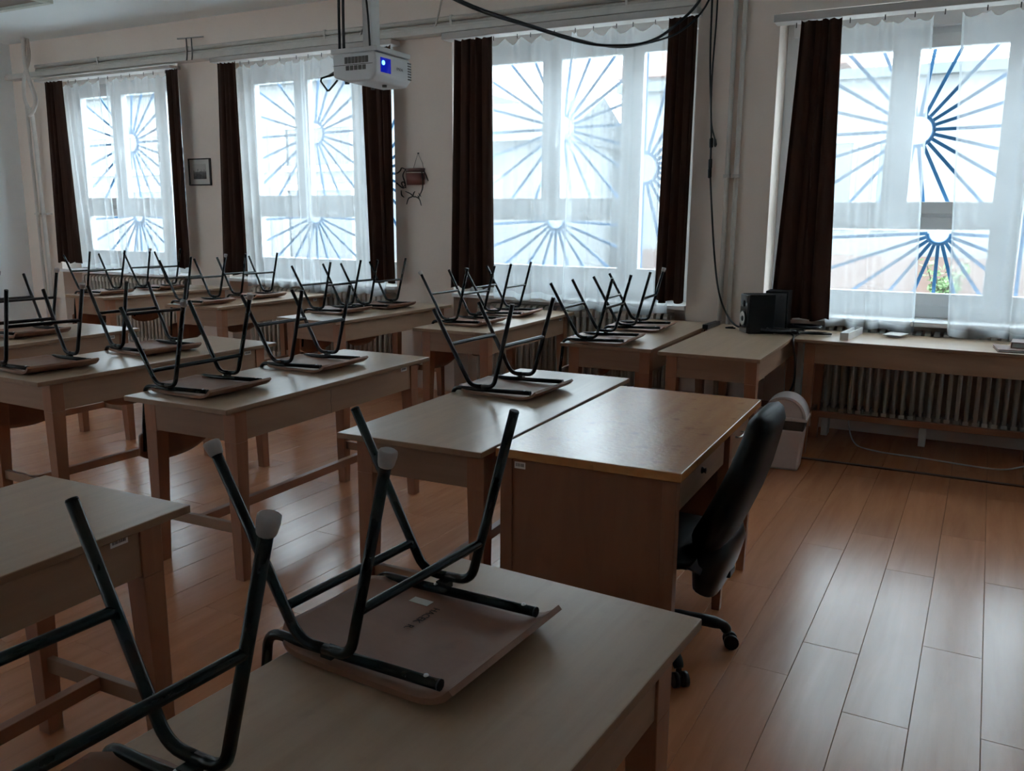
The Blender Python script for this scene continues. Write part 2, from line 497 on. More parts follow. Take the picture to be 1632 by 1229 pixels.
# laminate planks, 192 x 1285 mm, each its own piece; slightly turned against the room
TH = -0.0145
PW, PL = 0.1925, 1.285
plank_me = MB().chamfer_box(0.0004, PW - 0.0004, 0.0004, PL - 0.0004, -0.007, 0.0, 0.0014).mesh('plank')
plank_me.materials.append(MATS['laminate'])
cand = []
known = {-1: 2.655, 0: 3.249 - PL, -2: 3.066 - PL}
ct, st = math.cos(TH), math.sin(TH)
for i in range(-53, 12):
    off = known.get(i, random.Random(i * 31 + 5).uniform(0, PL) + 1.0)
    for k in range(-5, 6):
        lx, ly = i * PW - 0.034, off + k * PL - 2.65
        wx, wy = lx * ct - ly * st, lx * st + ly * ct + 2.65
        cx, cy = (lx + PW / 2) * ct - (ly + PL / 2) * st, (lx + PW / 2) * st + (ly + PL / 2) * ct + 2.65
        if cx < XL - 0.1 or cx > XR + 0.1 or wy + PL < YN or wy > 6.60: continue
        best = 0
        for a in (0, 0.5, 1):
            for b in (0, 0.25, 0.5, 0.75, 1):
                qx, qy = (lx + PW * a) * ct - (ly + PL * b) * st, (lx + PW * a) * st + (ly + PL * b) * ct + 2.65
                pr = project((qx, qy, 0))
                if pr and -40 < pr[0] < IW + 40 and -40 < pr[1] < IH + 40 and qy < 6.5: best = max(best, 1 / pr[2])
        cand.append((best, wx, wy))
cand.sort(key=lambda c: -c[0])
rest = MB()
for n, (b, wx, wy) in enumerate(cand):
    if n < 300 and b > 0 and wy + PL < 6.58:
        inst('plank', plank_me, floor, (wx, wy, 0), (0, 0, TH))
    else:
        # planks outside the view or past the limit: same pieces, joined; cut at the wall niche
        yl = min(PL, 6.58 - wy)
        if yl < 0.03: continue
        t = MB().chamfer_box(0.0004, PW - 0.0004, 0.0004, yl - 0.0004, -0.007, 0.0, 0.0014)
        rest.add([(wx + x * ct - y * st, wy + x * st + y * ct, z) for x, y, z in t.v], t.f)
tag(rest.build('planks_beyond', 'laminate', floor), kind='stuff')

tag(MB().box(XL - 0.3, XR + 0.3, YN - 0.3, YO, ZC, ZC + 0.2).build('ceiling', 'ceiling_paint'), kind='structure')
tag(MB().box(XL - 0.3, XL, YN - 0.3, YO, -0.1, ZC + 0.1).build('wall_left', 'wall_pale'), kind='structure')
tag(MB().box(XR, XR + 0.3, YN - 0.3, YO, -0.1, ZC + 0.1).build('wall_right', 'wall_pale'), kind='structure')
wn = MB().box(XL - 0.3, XR + 0.3, YN - 0.3, YN, -0.1, CZ0).box(XL - 0.3, XR + 0.3, YN - 0.3, YN, CZ1, ZC + 0.1)
ce = [XL - 0.3] + [e for c in FILL_WIN for e in c] + [XR + 0.3]
for i in range(0, len(ce), 2): wn.box(ce[i], ce[i + 1], YN - 0.3, YN, CZ0, CZ1)
tag(wn.build('wall_near', 'wall_pale'), kind='structure')
wb = MB()
edges = [XL - 0.3] + [e for w in WIN for e in (w['x0'], w['x1'])] + [XR + 0.3]
for i in range(0, len(edges), 2):
    wb.box(edges[i], edges[i + 1], YW, YO, -0.1, ZC + 0.1)
for w in WIN:
    wb.box(w['x0'], w['x1'], YW, YO, w['head'], ZC + 0.1)                  # lintel
    wb.box(w['x0'], w['x1'], 6.56, YO, -0.1, w['sill'] - 0.03)             # thin wall behind the radiator niche
tag(wb.build('wall_window', 'wall_paint'), kind='structure')
tag(MB().box(-1.28, XR, 5.60, 5.635, 0.0, 0.007).build('trim_1', 'threshold', bevel=0.003), kind='structure')

# ------------------------------------------------------------------ windows
def ring(mb, x0, x1, z0, z1, t, y0, y1):
    mb.box(x0, x0 + t, y0, y1, z0, z1); mb.box(x1 - t, x1, y0, y1, z0, z1)
    mb.box(x0 + t, x1 - t, y0, y1, z0, z0 + t); mb.box(x0 + t, x1 - t, y0, y1, z1 - t, z1)
for k, w in enumerate(WIN):
    x0, x1 = w['x0'], w['x1']
    g1, g2, g3 = (x0 + 0.20, x0 + 0.70), (x0 + 0.87, x0 + 1.385), (x0 + 1.56, x1 - 0.13)
    root = tag(empty('window_%d' % (k + 1), ((x0 + x1) / 2, YF, w['sill'])), kind='structure')
    def loc(mb, name, mat, par=root, bev=0.004):
        o = mb.build(name, mat, None, bevel=bev)
        o.parent = par
        o.matrix_parent_inverse = Matrix.Translation(-Vector(root.location)) if par == root else Matrix.Identity(4)
        return o
    fr = MB()
    fr.box(x0, x0 + 0.11, YF, YF + 0.08, w['sill'], w['head'])
    fr.box(x1 - 0.06, x1, YF, YF + 0.08, w['sill'], w['head'])
    fr.box(x0 + 0.11, x1 - 0.06, YF, YF + 0.08, w['zt'] + 0.085, w['head'])
    fr.box(x0 + 0.11, x1 - 0.06, YF, YF + 0.08, w['sill'], w['zc'] - 0.085)
    fr.box(x0 + 1.47, x0 + 1.485, YF, YF + 0.08, w['zc'] - 0.085, w['zt'] + 0.085)
    fr.box(x0 + 0.11, x0 + 1.47, YF, YF + 0.08, w['zb'] + 0.075, w['za'] - 0.075)
    loc(fr, 'frame', 'pvc_white')
    sm = (g1[1] + g2[0]) / 2
    spec = [((g1[0] - 0.085, sm - 0.002), (w['za'] - 0.08, w['zt'] + 0.085), g1, (w['za'], w['zt'])),
            ((sm + 0.002, x0 + 1.468), (w['za'] - 0.08, w['zt'] + 0.085), g2, (w['za'], w['zt'])),
            ((g1[0] - 0.085, x0 + 1.468), (w['zc'] - 0.085, w['zb'] + 0.08), (g1[0], g2[1]), (w['zc'], w['zb'])),
            ((x0 + 1.487, x1 - 0.062), (w['zc'] - 0.085, w['zt'] + 0.085), g3, (w['zc'], w['zt']))]
    for n, (sx, sz, gx, gz) in enumerate(spec):
        s = MB()
        yy = (YF - 0.022, YF + 0.05)
        s.box(sx[0], gx[0], *yy, sz[0], sz[1]); s.box(gx[1], sx[1], *yy, sz[0], sz[1])
        s.box(gx[0], gx[1], *yy, sz[0], gz[0]); s.box(gx[0], gx[1], *yy, gz[1], sz[1])
        so = loc(s, 'sash', 'pvc_white')
        po = MB().box(gx[0] - 0.004, gx[1] + 0.004, YF + 0.012, YF + 0.018, gz[0] - 0.004, gz[1] + 0.004).build('pane', 'window_glass')
        po.parent = so
        if n < 3:
            h = MB()
            if n == 2:
                hx, hz = (gx[0] + gx[1]) / 2, gz[1] + 0.045
                h.box(hx - 0.03, hx + 0.03, YF - 0.034, YF - 0.020, hz - 0.014, hz + 0.014).box(hx - 0.01, hx + 0.12, YF - 0.062, YF - 0.046, hz - 0.009, hz + 0.009).box(hx - 0.01, hx + 0.01, YF - 0.062, YF - 0.03, hz - 0.009, hz + 0.009)
            else:
                if n == 0: continue
                hx, hz = sx[0] + 0.05, (gz[0] + gz[1]) / 2 - 0.02
                h.box(hx - 0.014, hx + 0.014, YF - 0.034, YF - 0.020, hz - 0.03, hz + 0.03).box(hx - 0.009, hx + 0.009, YF - 0.062, YF - 0.046, hz - 0.12, hz + 0.01).box(hx - 0.009, hx + 0.009, YF - 0.062, YF - 0.03, hz - 0.009, hz + 0.01)
            ho = h.build('handle', 'pvc_white', bevel=0.003); ho.parent = so
    loc(MB().box(x0 - 0.0, x1 + 0.0, 6.285, YF + 0.02, w['sill'] - 0.032, w['sill']), 'window_sill', 'sill_white')
    # roller-shutter box under the lintel
    loc(MB().box(x0 + 0.05, x1 - 0.05, YF - 0.06, YF, w['zt'] + 0.13, w['head']), 'shutter_box', 'pvc_white')

for k, (a, b) in enumerate(FILL_WIN):  # added windows, out of view, letting in fill daylight from behind
    root = tag(empty('window_%d' % (k + 5), ((a + b) / 2, YN - 0.15, CZ0)), kind='structure')
    h, hw_ = CZ1 - CZ0, (b - a) / 2
    fm = MB(); ring(fm, -hw_, hw_, 0, h, 0.06, -0.04, 0.04); fm.box(-0.03, 0.03, -0.04, 0.04, 0.06, h - 0.06)
    fm.build('frame', 'pvc_white', root, bevel=0.004)
    for sx in (-1, 1):
        MB().box(min(sx * 0.028, sx * (hw_ - 0.058)), max(sx * 0.028, sx * (hw_ - 0.058)), -0.004, 0.002, 0.058, h - 0.058).build('pane', 'window_glass', root)

# ------------------------------------------------------------------ sunburst security grilles outside the panes
YG = 6.765
def sun(root, mb_list, cx, cz, rad, rect, a0, a1, n, off=0.0):
    mb = MB()
    seg = 36
    full = a1 - a0 >= 2 * PI - 0.01
    pts = [(cx + rad * math.cos(a0 + (a1 - a0) * i / seg), YG, cz + rad * math.sin(a0 + (a1 - a0) * i / seg)) for i in range(seg + 1)]
    mb.tube(pts, 0.014, 6)
    o = mb.build('sun_ring', 'grille_blue', root)
    for i in range(n):
        a = a0 + off + (a1 - a0) * i / (n if full else n - 1)
        dx, dz = math.cos(a), math.sin(a)
        ts = []
        if dx > 1e-6: ts.append((rect[1] - cx) / dx)
        if dx < -1e-6: ts.append((rect[0] - cx) / dx)
        if dz > 1e-6: ts.append((rect[3] - cz) / dz)
        if dz < -1e-6: ts.append((rect[2] - cz) / dz)
        t = min(ts)
        if t < rad + 0.03: continue
        b = MB()
        px, pz = -dz * 0.0115, dx * 0.0115
        q = [(cx + dx * rad, cz + dz * rad), (cx + dx * t, cz + dz * t)]
        poly = [(q[0][0] + px, q[0][1] + pz), (q[1][0] + px, q[1][1] + pz), (q[1][0] - px, q[1][1] - pz), (q[0][0] - px, q[0][1] - pz)]
        b.prism(poly, 1, YG - 0.005, YG + 0.005)
        b.build('ray_bar', 'grille_blue', root)
GL = ['blue sunburst steel grille outside the window next to the corner pipes',
      'blue sunburst steel grille outside the window between framed picture and hanging pot',
      'blue sunburst steel grille outside the window behind the sagging black cable',
      'blue sunburst steel grille outside the window above the radiator and loudspeakers']
for k, w in enumerate(WIN):
    s = YG / YF
    root = tag(empty('window_grille', (0, 0, 0)), GL[k], 'grille', 'sunburst window grilles')
    x0, x1 = w['x0'] + 0.02, w['x1'] - 0.02
    zb_, zt_ = w['sill'] + 0.06, w['head'] - 0.03
    xm = (w['x0'] + 1.48) * s
    c1 = ((w['x0'] + w['s1'][0]) * s, 1.52 + (w['s1'][1] - 1.52) * s)
    c2 = ((w['x0'] + w['s2'][0]) * s, 1.52 + (w['s2'][1] - 1.52) * s)
    c3 = ((w['x0'] + 1.58) * s, 1.52 + (1.895 - 1.52) * s)
    zm = w['zb'] + 0.09
    fm = MB()
    for a in (x0, xm, x1): fm.box(a - 0.009, a + 0.009, YG - 0.008, YG + 0.008, zb_, zt_)
    for z in (zb_, zm, zt_): fm.box(x0, xm if z == zm else x1, YG - 0.008, YG + 0.008, z - 0.009, z + 0.009)
    fm.build('grille_frame', 'grille_blue', root)
    sun(root, None, c1[0], c1[1], 0.105, (x0, xm, zm, zt_), 0, 2 * PI, 22, off=0.02)
    sun(root, None, c2[0], min(c2[1], zm - 0.02), 0.075, (x0, xm, zb_, zm), -PI + 0.06, -0.06, 11)
    sun(root, None, max(c3[0], xm), c3[1], 0.12, (xm, x1, zb_, zt_), -PI / 2, PI / 2, 13)
    if k == 3:
        b = MB(); ring(b, -0.590, -0.535, 2.37, 2.60, 0.012, YG - 0.02, YG - 0.008)
        b.build('lock_plate', 'grille_blue', root)
    # fixing lugs run into the masonry
    b = MB()
    for z in (zb_ + 0.2, zt_ - 0.2):
        b.box(w['x0'] - 0.01, x0, YG - 0.006, YG + 0.006, z - 0.012, z + 0.012)
        b.box(x1, w['x1'] + 0.01, YG - 0.006, YG + 0.006, z - 0.012, z + 0.012)
    b.build('fixing_lug', 'grille_blue', root)

# ------------------------------------------------------------------ outside
tag(MB().box(-45, 30, YO, 60, 0.0, 0.3).build('ground_outside', 'ext_ground'), kind='structure')
bA = tag(empty('school_wing', (-14, 11, 0.3)), 'pale neighbouring school wing with big white-framed windows seen outside', 'building')
def P(o, root):      # parent keeping world placement
    o.parent = root; o.matrix_parent_inverse = Matrix.Translation(-Vector(root.location)); return o
def wpart(mb, name, mat, root, bevel=0.0):
    o = mb.build(name, mat, None, bevel)
    return P(o, root)
wpart(MB().box(-22, -8.4, 11.0, 16, 0.3, 3.55), 'wall', 'ext_wall', bA)
wpart(MB().box(-22.2, -8.25, 10.8, 16.2, 3.55, 3.75), 'roof_edge', 'ext_wall_grey', bA)
for i in range(7):
    for (z, h) in ((0.75, 1.25), (2.2, 0.75)):
        x = -21.2 + i * 1.86
        b = MB(); ring(b, x, x + 1.5, z, z + h, 0.09, 10.92, 11.02)
        o = wpart(b, 'window', 'ext_frame', bA)
        g = MB().box(x + 0.06, x + 1.44, 10.96, 10.99, z + 0.06, z + h - 0.06).build('pane', 'ext_glass')
        g.parent = o
bB = tag(empty('garden_shed', (-7, 13, 0.3)), 'low white shed with a grey pitched roof outside', 'building')
wpart(MB().box(-7.9, -6.0, 13.0, 16.0, 0.3, 2.75), 'wall', 'ext_wall', bB)
wpart(MB().prism([(12.7, 2.72), (14.5, 3.55), (16.3, 2.72)], 0, -8.1, -5.9), 'roof', 'ext_roof', bB)
bC = tag(empty('long_annex', (0, 15, 0.3)), 'long white rendered annex with flat roof and pinkish plinth outside', 'building')
wpart(MB().box(-5.6, 9, 15.0, 20, 0.95, 3.65), 'wall', 'ext_wall', bC)
wpart(MB().box(-5.7, 9.1, 14.92, 20, 0.3, 0.95), 'plinth', 'ext_plinth', bC)
wpart(MB().box(-5.8, 9.2, 14.8, 20.2, 3.65, 3.80), 'parapet', 'ext_wall_grey', bC)
for i, x in enumerate((-5.0, -4.2, -2.2, -1.5, 1.2, 2.2)):
    b = MB(); ring(b, x, x + 0.42, 1.35, 2.75, 0.05, 14.94, 15.02)
    o = wpart(b, 'window', 'ext_frame', bC)
    g = MB().box(x + 0.03, x + 0.39, 14.97, 14.99, 1.38, 2.72).build('pane', 'ext_wall_grey'); g.parent = o
bD = tag(empty('red_roof_house', (-5, 24, 0.3)), 'distant pale house with a red tiled roof outside', 'building')
wpart(MB().box(-9, -3.5, 24, 30, 0.3, 5.4), 'wall', 'ext_wall', bD)
wpart(MB().prism([(23.6, 5.3), (27, 8.2), (30.4, 5.3)], 0, -9.3, -3.2), 'roof', 'ext_roof_red', bD)
rs = random.Random(3)
sh = tag(empty('shrub', (-0.35, 13.4, 0.3)), 'small green leafy shrub growing in front of the pinkish plinth', 'shrub')
lv, st_ = MB(), MB()
for i in range(14):
    a, t = rs.uniform(0, 2 * PI), rs.uniform(0.25, 0.6)
    st_.tube([(0, 0, 0), (t * 0.5 * math.cos(a), t * 0.5 * math.sin(a), t)], 0.008, 5)
    for j in range(26):
        f = rs.uniform(0.35, 1.05)
        c = Vector((t * 0.5 * math.cos(a) * f + rs.uniform(-.1, .1), t * 0.5 * math.sin(a) * f + rs.uniform(-.1, .1), t * f + rs.uniform(-.08, .08)))
        if c.z < 0.02: c.z = 0.05
        d1 = Vector((rs.uniform(-1, 1), rs.uniform(-1, 1), rs.uniform(-.6, .6))).normalized() * 0.05
        d2 = d1.cross(Vector((rs.uniform(-1, 1), rs.uniform(-1, 1), 1))).normalized() * 0.022
        lv.add([c - d1, c + d2, c + d1, c - d2], [(0, 1, 2, 3)])
st_.build('stem', 'stem', sh)
tag(lv.build('foliage', 'leaf_green', sh, fix=False), kind='stuff')

# ------------------------------------------------------------------ curtain rails, sheers, drapes
YC = 6.255
RAIL = [(-9.13, -7.03, 2.905, 0.03), (-6.50, -4.42, 2.915, 0.04), (-3.93, -1.84, 2.905, 0.05), (-1.32, 0.95, 2.795, 0.05)]
RLAB = ['grey curtain rail under the duct by the corner pipes', 'grey curtain rail under the duct behind the projector',
        'grey curtain rail behind the sagging black cable', 'grey curtain rail above the window by the loudspeakers']
HOOKS = {}
for k, (a, b, z, h) in enumerate(RAIL):
    root = tag(empty('curtain_rail', ((a + b) / 2, YC, z)), RLAB[k], 'curtain rail', 'curtain rails')
    wpart(MB().box(a, b, YC - 0.085, YC + 0.045, z, z + h), 'rail_board', 'rail_paint', root, bevel=0.004)
    bk = MB()
    for x in (a + 0.15, (a + b) / 2, b - 0.15): bk.box(x - 0.015, x + 0.015, YC + 0.04, YW + 0.005, z + 0.005, z + h - 0.005)
    wpart(bk, 'wall_bracket', 'rail_paint', root)
    nh = 12
    for i in range(nh):
        x = a + 0.12 + (b - a - 0.24) * (i + random.uniform(-0.25, 0.25)) / (nh - 1)
        wpart(MB().tube([(x, YC - 0.012, z + 0.005), (x, YC - 0.012, z - 0.032)], 0.0035, 5), 'hook', 'hook_dark', root)

def sheet(name, top, bot, zt, zb, n, amp, mat, seed, y0=YC, thick=0.0, sag=0.0, hooks=8, nu=90, nv=22, hem=False):
    """hanging cloth with real folds: top=(x0,x1), bot=(x0,x1)"""
    rs = random.Random(seed)
    ph = [rs.uniform(0, 6.28) for _ in range(4)]
    fr = [n, n * 1.73, n * 0.61]
    def fn(s, t):
        # s across, t down
        e = t ** 1.1
        x = (top[0] + (top[1] - top[0]) * s) * (1 - e) + (bot[0] + (bot[1] - bot[0]) * s) * e
        sw = s + 0.05 * math.sin(2 * PI * s * 1.5 + ph[3])
        a = amp * (0.55 + 0.45 * t)
        y = y0 + a * (math.sin(2 * PI * fr[0] * sw + ph[0]) * 0.65 + math.sin(2 * PI * fr[1] * sw + ph[1] + 0.6 * t) * 0.25 + math.sin(2 * PI * fr[2] * sw + ph[2] + 0.9 * t) * 0.3)
        x += 0.35 * a * math.cos(2 * PI * fr[0] * sw + ph[0]) * (1 if 0.02 < s < 0.98 else 0)
        z = zt + (zb - zt) * t
        if sag:
            z -= sag * abs(math.sin(PI * hooks * s)) ** 0.7 * max(0, 1 - t * 9) * (0.4 + 0.6 * abs(math.sin(3.1 * hooks * s + ph[1])))
        z += 0.012 * math.sin(2 * PI * n * 0.5 * s + ph[2]) * t
        return (x, y, z)
    cx = (top[0] + top[1]) / 2
    mb = MB().grid(fn, nu, nv)
    mb.v = [(x - cx, y - y0, z - zb) for x, y, z in mb.v]
    o = mb.build(name, mat, None, fix=False)
    o.location = (cx, y0, zb)
    if hem:
        hs = 0.014 / max(0.2, abs(top[1] - top[0]))
        for s0 in (0.0, 1.0 - hs):
            hm = MB().grid(lambda a, t: fn(s0 + a * hs, t), 2, nv)
            hm.v = [(x - cx, y - y0 - 0.003, z - zb) for x, y, z in hm.v]
            hm.build('hem', 'sheer_hem', o, fix=False)
        hm = MB().grid(lambda a, t: fn(a, 0.975 + 0.025 * t), nu, 1)
        hm.v = [(x - cx, y - y0 - 0.003, z - zb) for x, y, z in hm.v]
        hm.build('hem', 'sheer_hem', o, fix=False)
    if thick:
        sd = o.modifiers.new('thickness', 'SOLIDIFY'); sd.thickness = thick; sd.offset = 0
    return o
SG, DG = 'sheer white net curtains', 'dark brown velvet drapes'
SY = YC - 0.005
sheers = [
    ('white sheer net curtain beside the drape near the corner pipes', (-8.90, -8.20), (-8.72, -8.13), 2.885, 0.93, 5, 0.030, 11),
    ('white sheer net curtain beside the drape next to the framed picture', (-8.06, -7.14), (-8.02, -7.19), 2.885, 0.90, 7, 0.030, 12),
    ('white sheer net curtain beside the drape between framed picture and projector window', (-6.30, -5.44), (-6.24, -5.40), 2.895, 0.845, 7, 0.028, 13),
    ('white sheer net curtain beside the drape behind the ceiling projector', (-5.47, -4.66), (-5.44, -4.60), 2.895, 0.82, 7, 0.028, 14),
    ('white sheer net curtain under the sagging cable, by the drape near the plant pot', (-3.56, -2.78), (-3.50, -2.80), 2.885, 0.86, 5, 0.026, 15),
    ('white sheer net curtain under the sagging cable, by the drape near the cable pillar', (-2.82, -2.02), (-2.86, -2.00), 2.885, 0.80, 6, 0.026, 16),
    ('white sheer net curtain beside the drape by the loudspeakers', (-0.95, -0.36), (-0.86, -0.30), 2.775, 0.785, 4, 0.026, 17),
    ('white gathered sheer net curtain hanging over the table beside the brown books', (-0.20, 0.85), (-0.10, 0.80), 2.775, 0.772, 6, 0.034, 18),
]
for lab, t, b, zt, zb, n, amp, sd in sheers:
    tag(sheet('sheer_curtain', t, b, zt, zb, n, amp, 'sheer', sd, y0=SY + 0.012 * (sd % 2), sag=0.05, hooks=max(4, int((t[1] - t[0]) * 7)), hem=True), lab, 'curtain', SG)
drapes = [
    ('brown velvet drape hanging next to the corner heating pipes', (-9.08, -8.80), (-9.14, -8.74), 2.90, 0.985, 4, 0.035, 21),
    ('brown velvet drape hanging left of the framed picture', (-7.20, -7.03), (-7.22, -7.03), 2.90, 0.985, 3, 0.032, 22),
    ('brown velvet drape hanging right of the framed picture', (-6.50, -6.26), (-6.59, -6.22), 2.91, 0.945, 4, 0.035, 23),
    ('brown velvet drape hanging behind the ceiling projector beside plant pot wall', (-4.80, -4.48), (-4.74, -4.465), 2.91, 0.945, 4, 0.035, 24),
    ('wide brown velvet drape beside the wall with the hanging plant pot', (-3.86, -3.52), (-3.905, -3.50), 2.90, 0.935, 5, 0.036, 25),
    ('brown velvet drape beside the pillar with dangling black cables', (-2.07, -1.86), (-2.10, -1.87), 2.90, 0.905, 4, 0.035, 26),
    ('brown velvet drape slanting aside behind the loudspeakers', (-1.155, -0.90), (-1.24, -0.84), 2.795, 0.835, 5, 0.040, 27),
]
for lab, t, b, zt, zb, n, amp, sd in drapes:
    t, b = tuple(0.9895 * v for v in t), tuple(0.9895 * v for v in b)
    tag(sheet('drape', t, b, zt, zb, n, amp, 'drape', sd, y0=YC - 0.058, thick=0.004, sag=0.012, hooks=5, nu=72, nv=24), lab, 'curtain', DG)

# ------------------------------------------------------------------ pipes, ducts on the window wall
cd = tag(empty('cable_duct', (-4.8, 6.26, 2.95)), 'long pale cable duct running along the wall above the curtains', 'duct')
wpart(MB().box(-9.68, -1.86, 6.20, YW + 0.004, 2.965, 3.005), 'duct_body', 'pipe_paint', cd, bevel=0.004)
wpart(MB().box(-9.68, -1.86, 6.215, YW + 0.004, 3.004, 3.022), 'duct_lid', 'pipe_paint', cd, bevel=0.003)
for z, r, lab in ((3.085, 0.020, 'upper painted heating pipe running along the wall above the cable duct'), (3.045, 0.014, 'thin painted pipe squeezed between cable duct and upper heating pipe')):
    pr_ = tag(empty('heating_pipe', (-4, 6.28, z)), lab, 'pipe')
    wpart(MB().tube([(-9.24, 6.285, z), (-1.86, 6.285, z)], r, 10), 'pipe_run', 'pipe_paint', pr_)
    cl = MB()
    for x in (-8.2, -6.9, -5.2, -3.9, -2.4): cl.box(x - 0.01, x + 0.01, 6.285 - r - 0.004, YW + 0.004, z - r - 0.004, z + r + 0.004)
    wpart(cl, 'pipe_clamp', 'pipe_paint', pr_)
hb = tag(empty('pipe_hanger', (-6.86, 6.24, 3.0)), 'thin metal hanger bracket holding the pipes beside the framed picture pillar', 'bracket')
wpart(MB().tube([(-7.05, 6.30, 3.195), (-6.70, 6.30, 3.185)], 0.007, 6), 'wall_bar', 'rail_paint', hb)
for dx in (0, 0.07):
    wpart(MB().tube(smooth_path([(-6.93 + dx, 6.30, 3.19), (-6.865 + dx, 6.24, 3.10), (-6.81 + dx, 6.19, 3.02), (-6.82 + dx, 6.19, 2.96)], 4), 0.006, 6), 'hanger_rod', 'vent_dark', hb)
hb2 = tag(empty('pipe_hanger', (-3.95, 6.26, 3.0)), 'slanting pale strap holding the wall pipes behind the projector pole', 'bracket')
wpart(MB().tube([(-4.65, 6.30, 3.33), (-4.78, 6.22, 3.01)], 0.008, 6), 'strap', 'pipe_paint', hb2)
wpart(MB().tube([(-3.97, 6.30, 3.33), (-4.02, 6.22, 3.01)], 0.008, 6), 'strap', 'pipe_paint', hb2)
for i, (xa, lab) in enumerate(((-9.43, 'bent painted riser pipe in the room corner beside the wall'), (-9.30, 'thick bent riser pipe in the room corner beside the drape'))):
    rp = tag(empty('riser_pipe', (xa, 6.26, 0)), lab, 'pipe')
    x = xa
    if i == 0:
        pts = [(x + .26, 6.17, 3.35), (x + .26, 6.17, 3.15), (x + .14, 6.17, 2.95), (x + .12, 6.17, 2.75), (x + .15, 6.18, 2.62), (x + .02, 6.25, 2.45), (x + .02, 6.27, 0.0)]
    else:
        pts = [(x + .14, 6.115, 3.35), (x + .14, 6.115, 3.1), (x + .17, 6.115, 2.95), (x + .25, 6.12, 2.72), (x + .19, 6.12, 2.60), (x + .12, 6.125, 2.56), (x + 0.0, 6.24, 2.40), (x + .0, 6.27, 0.0)]
    wpart(MB().tube(smooth_path(pts, 7), 0.018 if i == 0 else 0.022, 10), 'pipe_run', 'pipe_paint', rp)
    wpart(MB().box(x - 0.03, x + 0.06, 6.25, YW, 1.50, 1.52), 'pipe_clamp', 'pipe_paint', rp)
for i, (xa, lab) in enumerate(((-1.605, 'vertical painted pipe on the pillar, next to the dangling cables'), (-1.54, 'vertical painted pipe on the pillar, next to the slanting drape window'))):
    rp = tag(empty('riser_pipe', (xa, 6.28, 0)), lab, 'pipe')
    wpart(MB().tube([(xa, 6.29, 0.0), (xa, 6.29, 3.35)], 0.017, 10), 'pipe_run', 'pipe_paint', rp)
    wpart(MB().box(xa - 0.022, xa + 0.022, 6.266, YW, 1.80, 1.825), 'pipe_clamp', 'rail_paint', rp)

# ------------------------------------------------------------------ column radiators
def radiator(x0, n, z0, z1, pitch, lab, mat='radiator_paint', rail=False):
    root = tag(empty('radiator', (x0 + n * pitch / 2, 6.40, 0)), lab, 'radiator', 'column radiators in the window niches')
    h = z1 - z0
    s = MB()
    w = pitch
    for yy, ww in ((-0.075, 0.030), (0.0, 0.026), (0.075, 0.030)):
        s.tube([(0, yy, 0.035), (0, yy, h - 0.035)], ww / 2, 6)
    prof = [(-0.095, 0.0), (-0.095, 0.05), (-0.06, 0.062), (0.06, 0.062), (0.095, 0.05), (0.095, 0.0)]
    for zc, sg in ((h, -1), (0.0, 1)):
        poly = [(-0.092, zc + sg * 0.065), (-0.092, zc + sg * 0.022), (-0.075, zc + sg * 0.006), (-0.05, zc), (0.05, zc), (0.075, zc + sg * 0.006), (0.092, zc + sg * 0.022), (0.092, zc + sg * 0.065)]
        s.prism(poly, 0, -0.017, 0.017)
        s.tube([(-w / 2, 0, zc + sg * 0.04), (w / 2, 0, zc + sg * 0.04)], 0.022, 7)
    me = s.mesh('section'); me.materials.append(MATS[mat])
    for i in range(n):
        inst('section', me, root, ((i + 0.5 - n / 2) * pitch, 0, z0))
    for sx in (0.12, 0.5, 0.88):
        MB().box((sx - 0.5) * n * pitch - 0.022, (sx - 0.5) * n * pitch + 0.022, -0.085, 0.03, 0, z0 + 0.03).build('foot', mat, root, bevel=0.003)
    if rail:
        MB().box(-n * pitch / 2, n * pitch / 2, -0.125, -0.085, z0 - 0.02, z0 + 0.055).build('bottom_rail', mat, root, bevel=0.004)
    MB().tube(smooth_path([(-n * pitch / 2, 0, z1 - 0.05), (-n * pitch / 2 - 0.08, 0, z1 - 0.05), (-n * pitch / 2 - 0.1, 0.0, z1 - 0.12), (-n * pitch / 2 - 0.1, 0, 0.0)], 4), 0.014, 8).build('supply_pipe', mat, root)
    return root
radiator(-8.82, 29, 0.13, 0.85, 0.056, 'beige column radiator in the niche near the corner pipes')
radiator(-6.25, 29, 0.13, 0.83, 0.056, 'beige column radiator in the niche behind the projector side desks')
radiator(-3.62, 29, 0.13, 0.80, 0.056, 'beige column radiator in the niche beneath the sagging cable window')
radiator(-1.02, 30, 0.14, 0.775, 0.0555, 'beige column radiator behind the table with white boxes', 'radiator_bare')

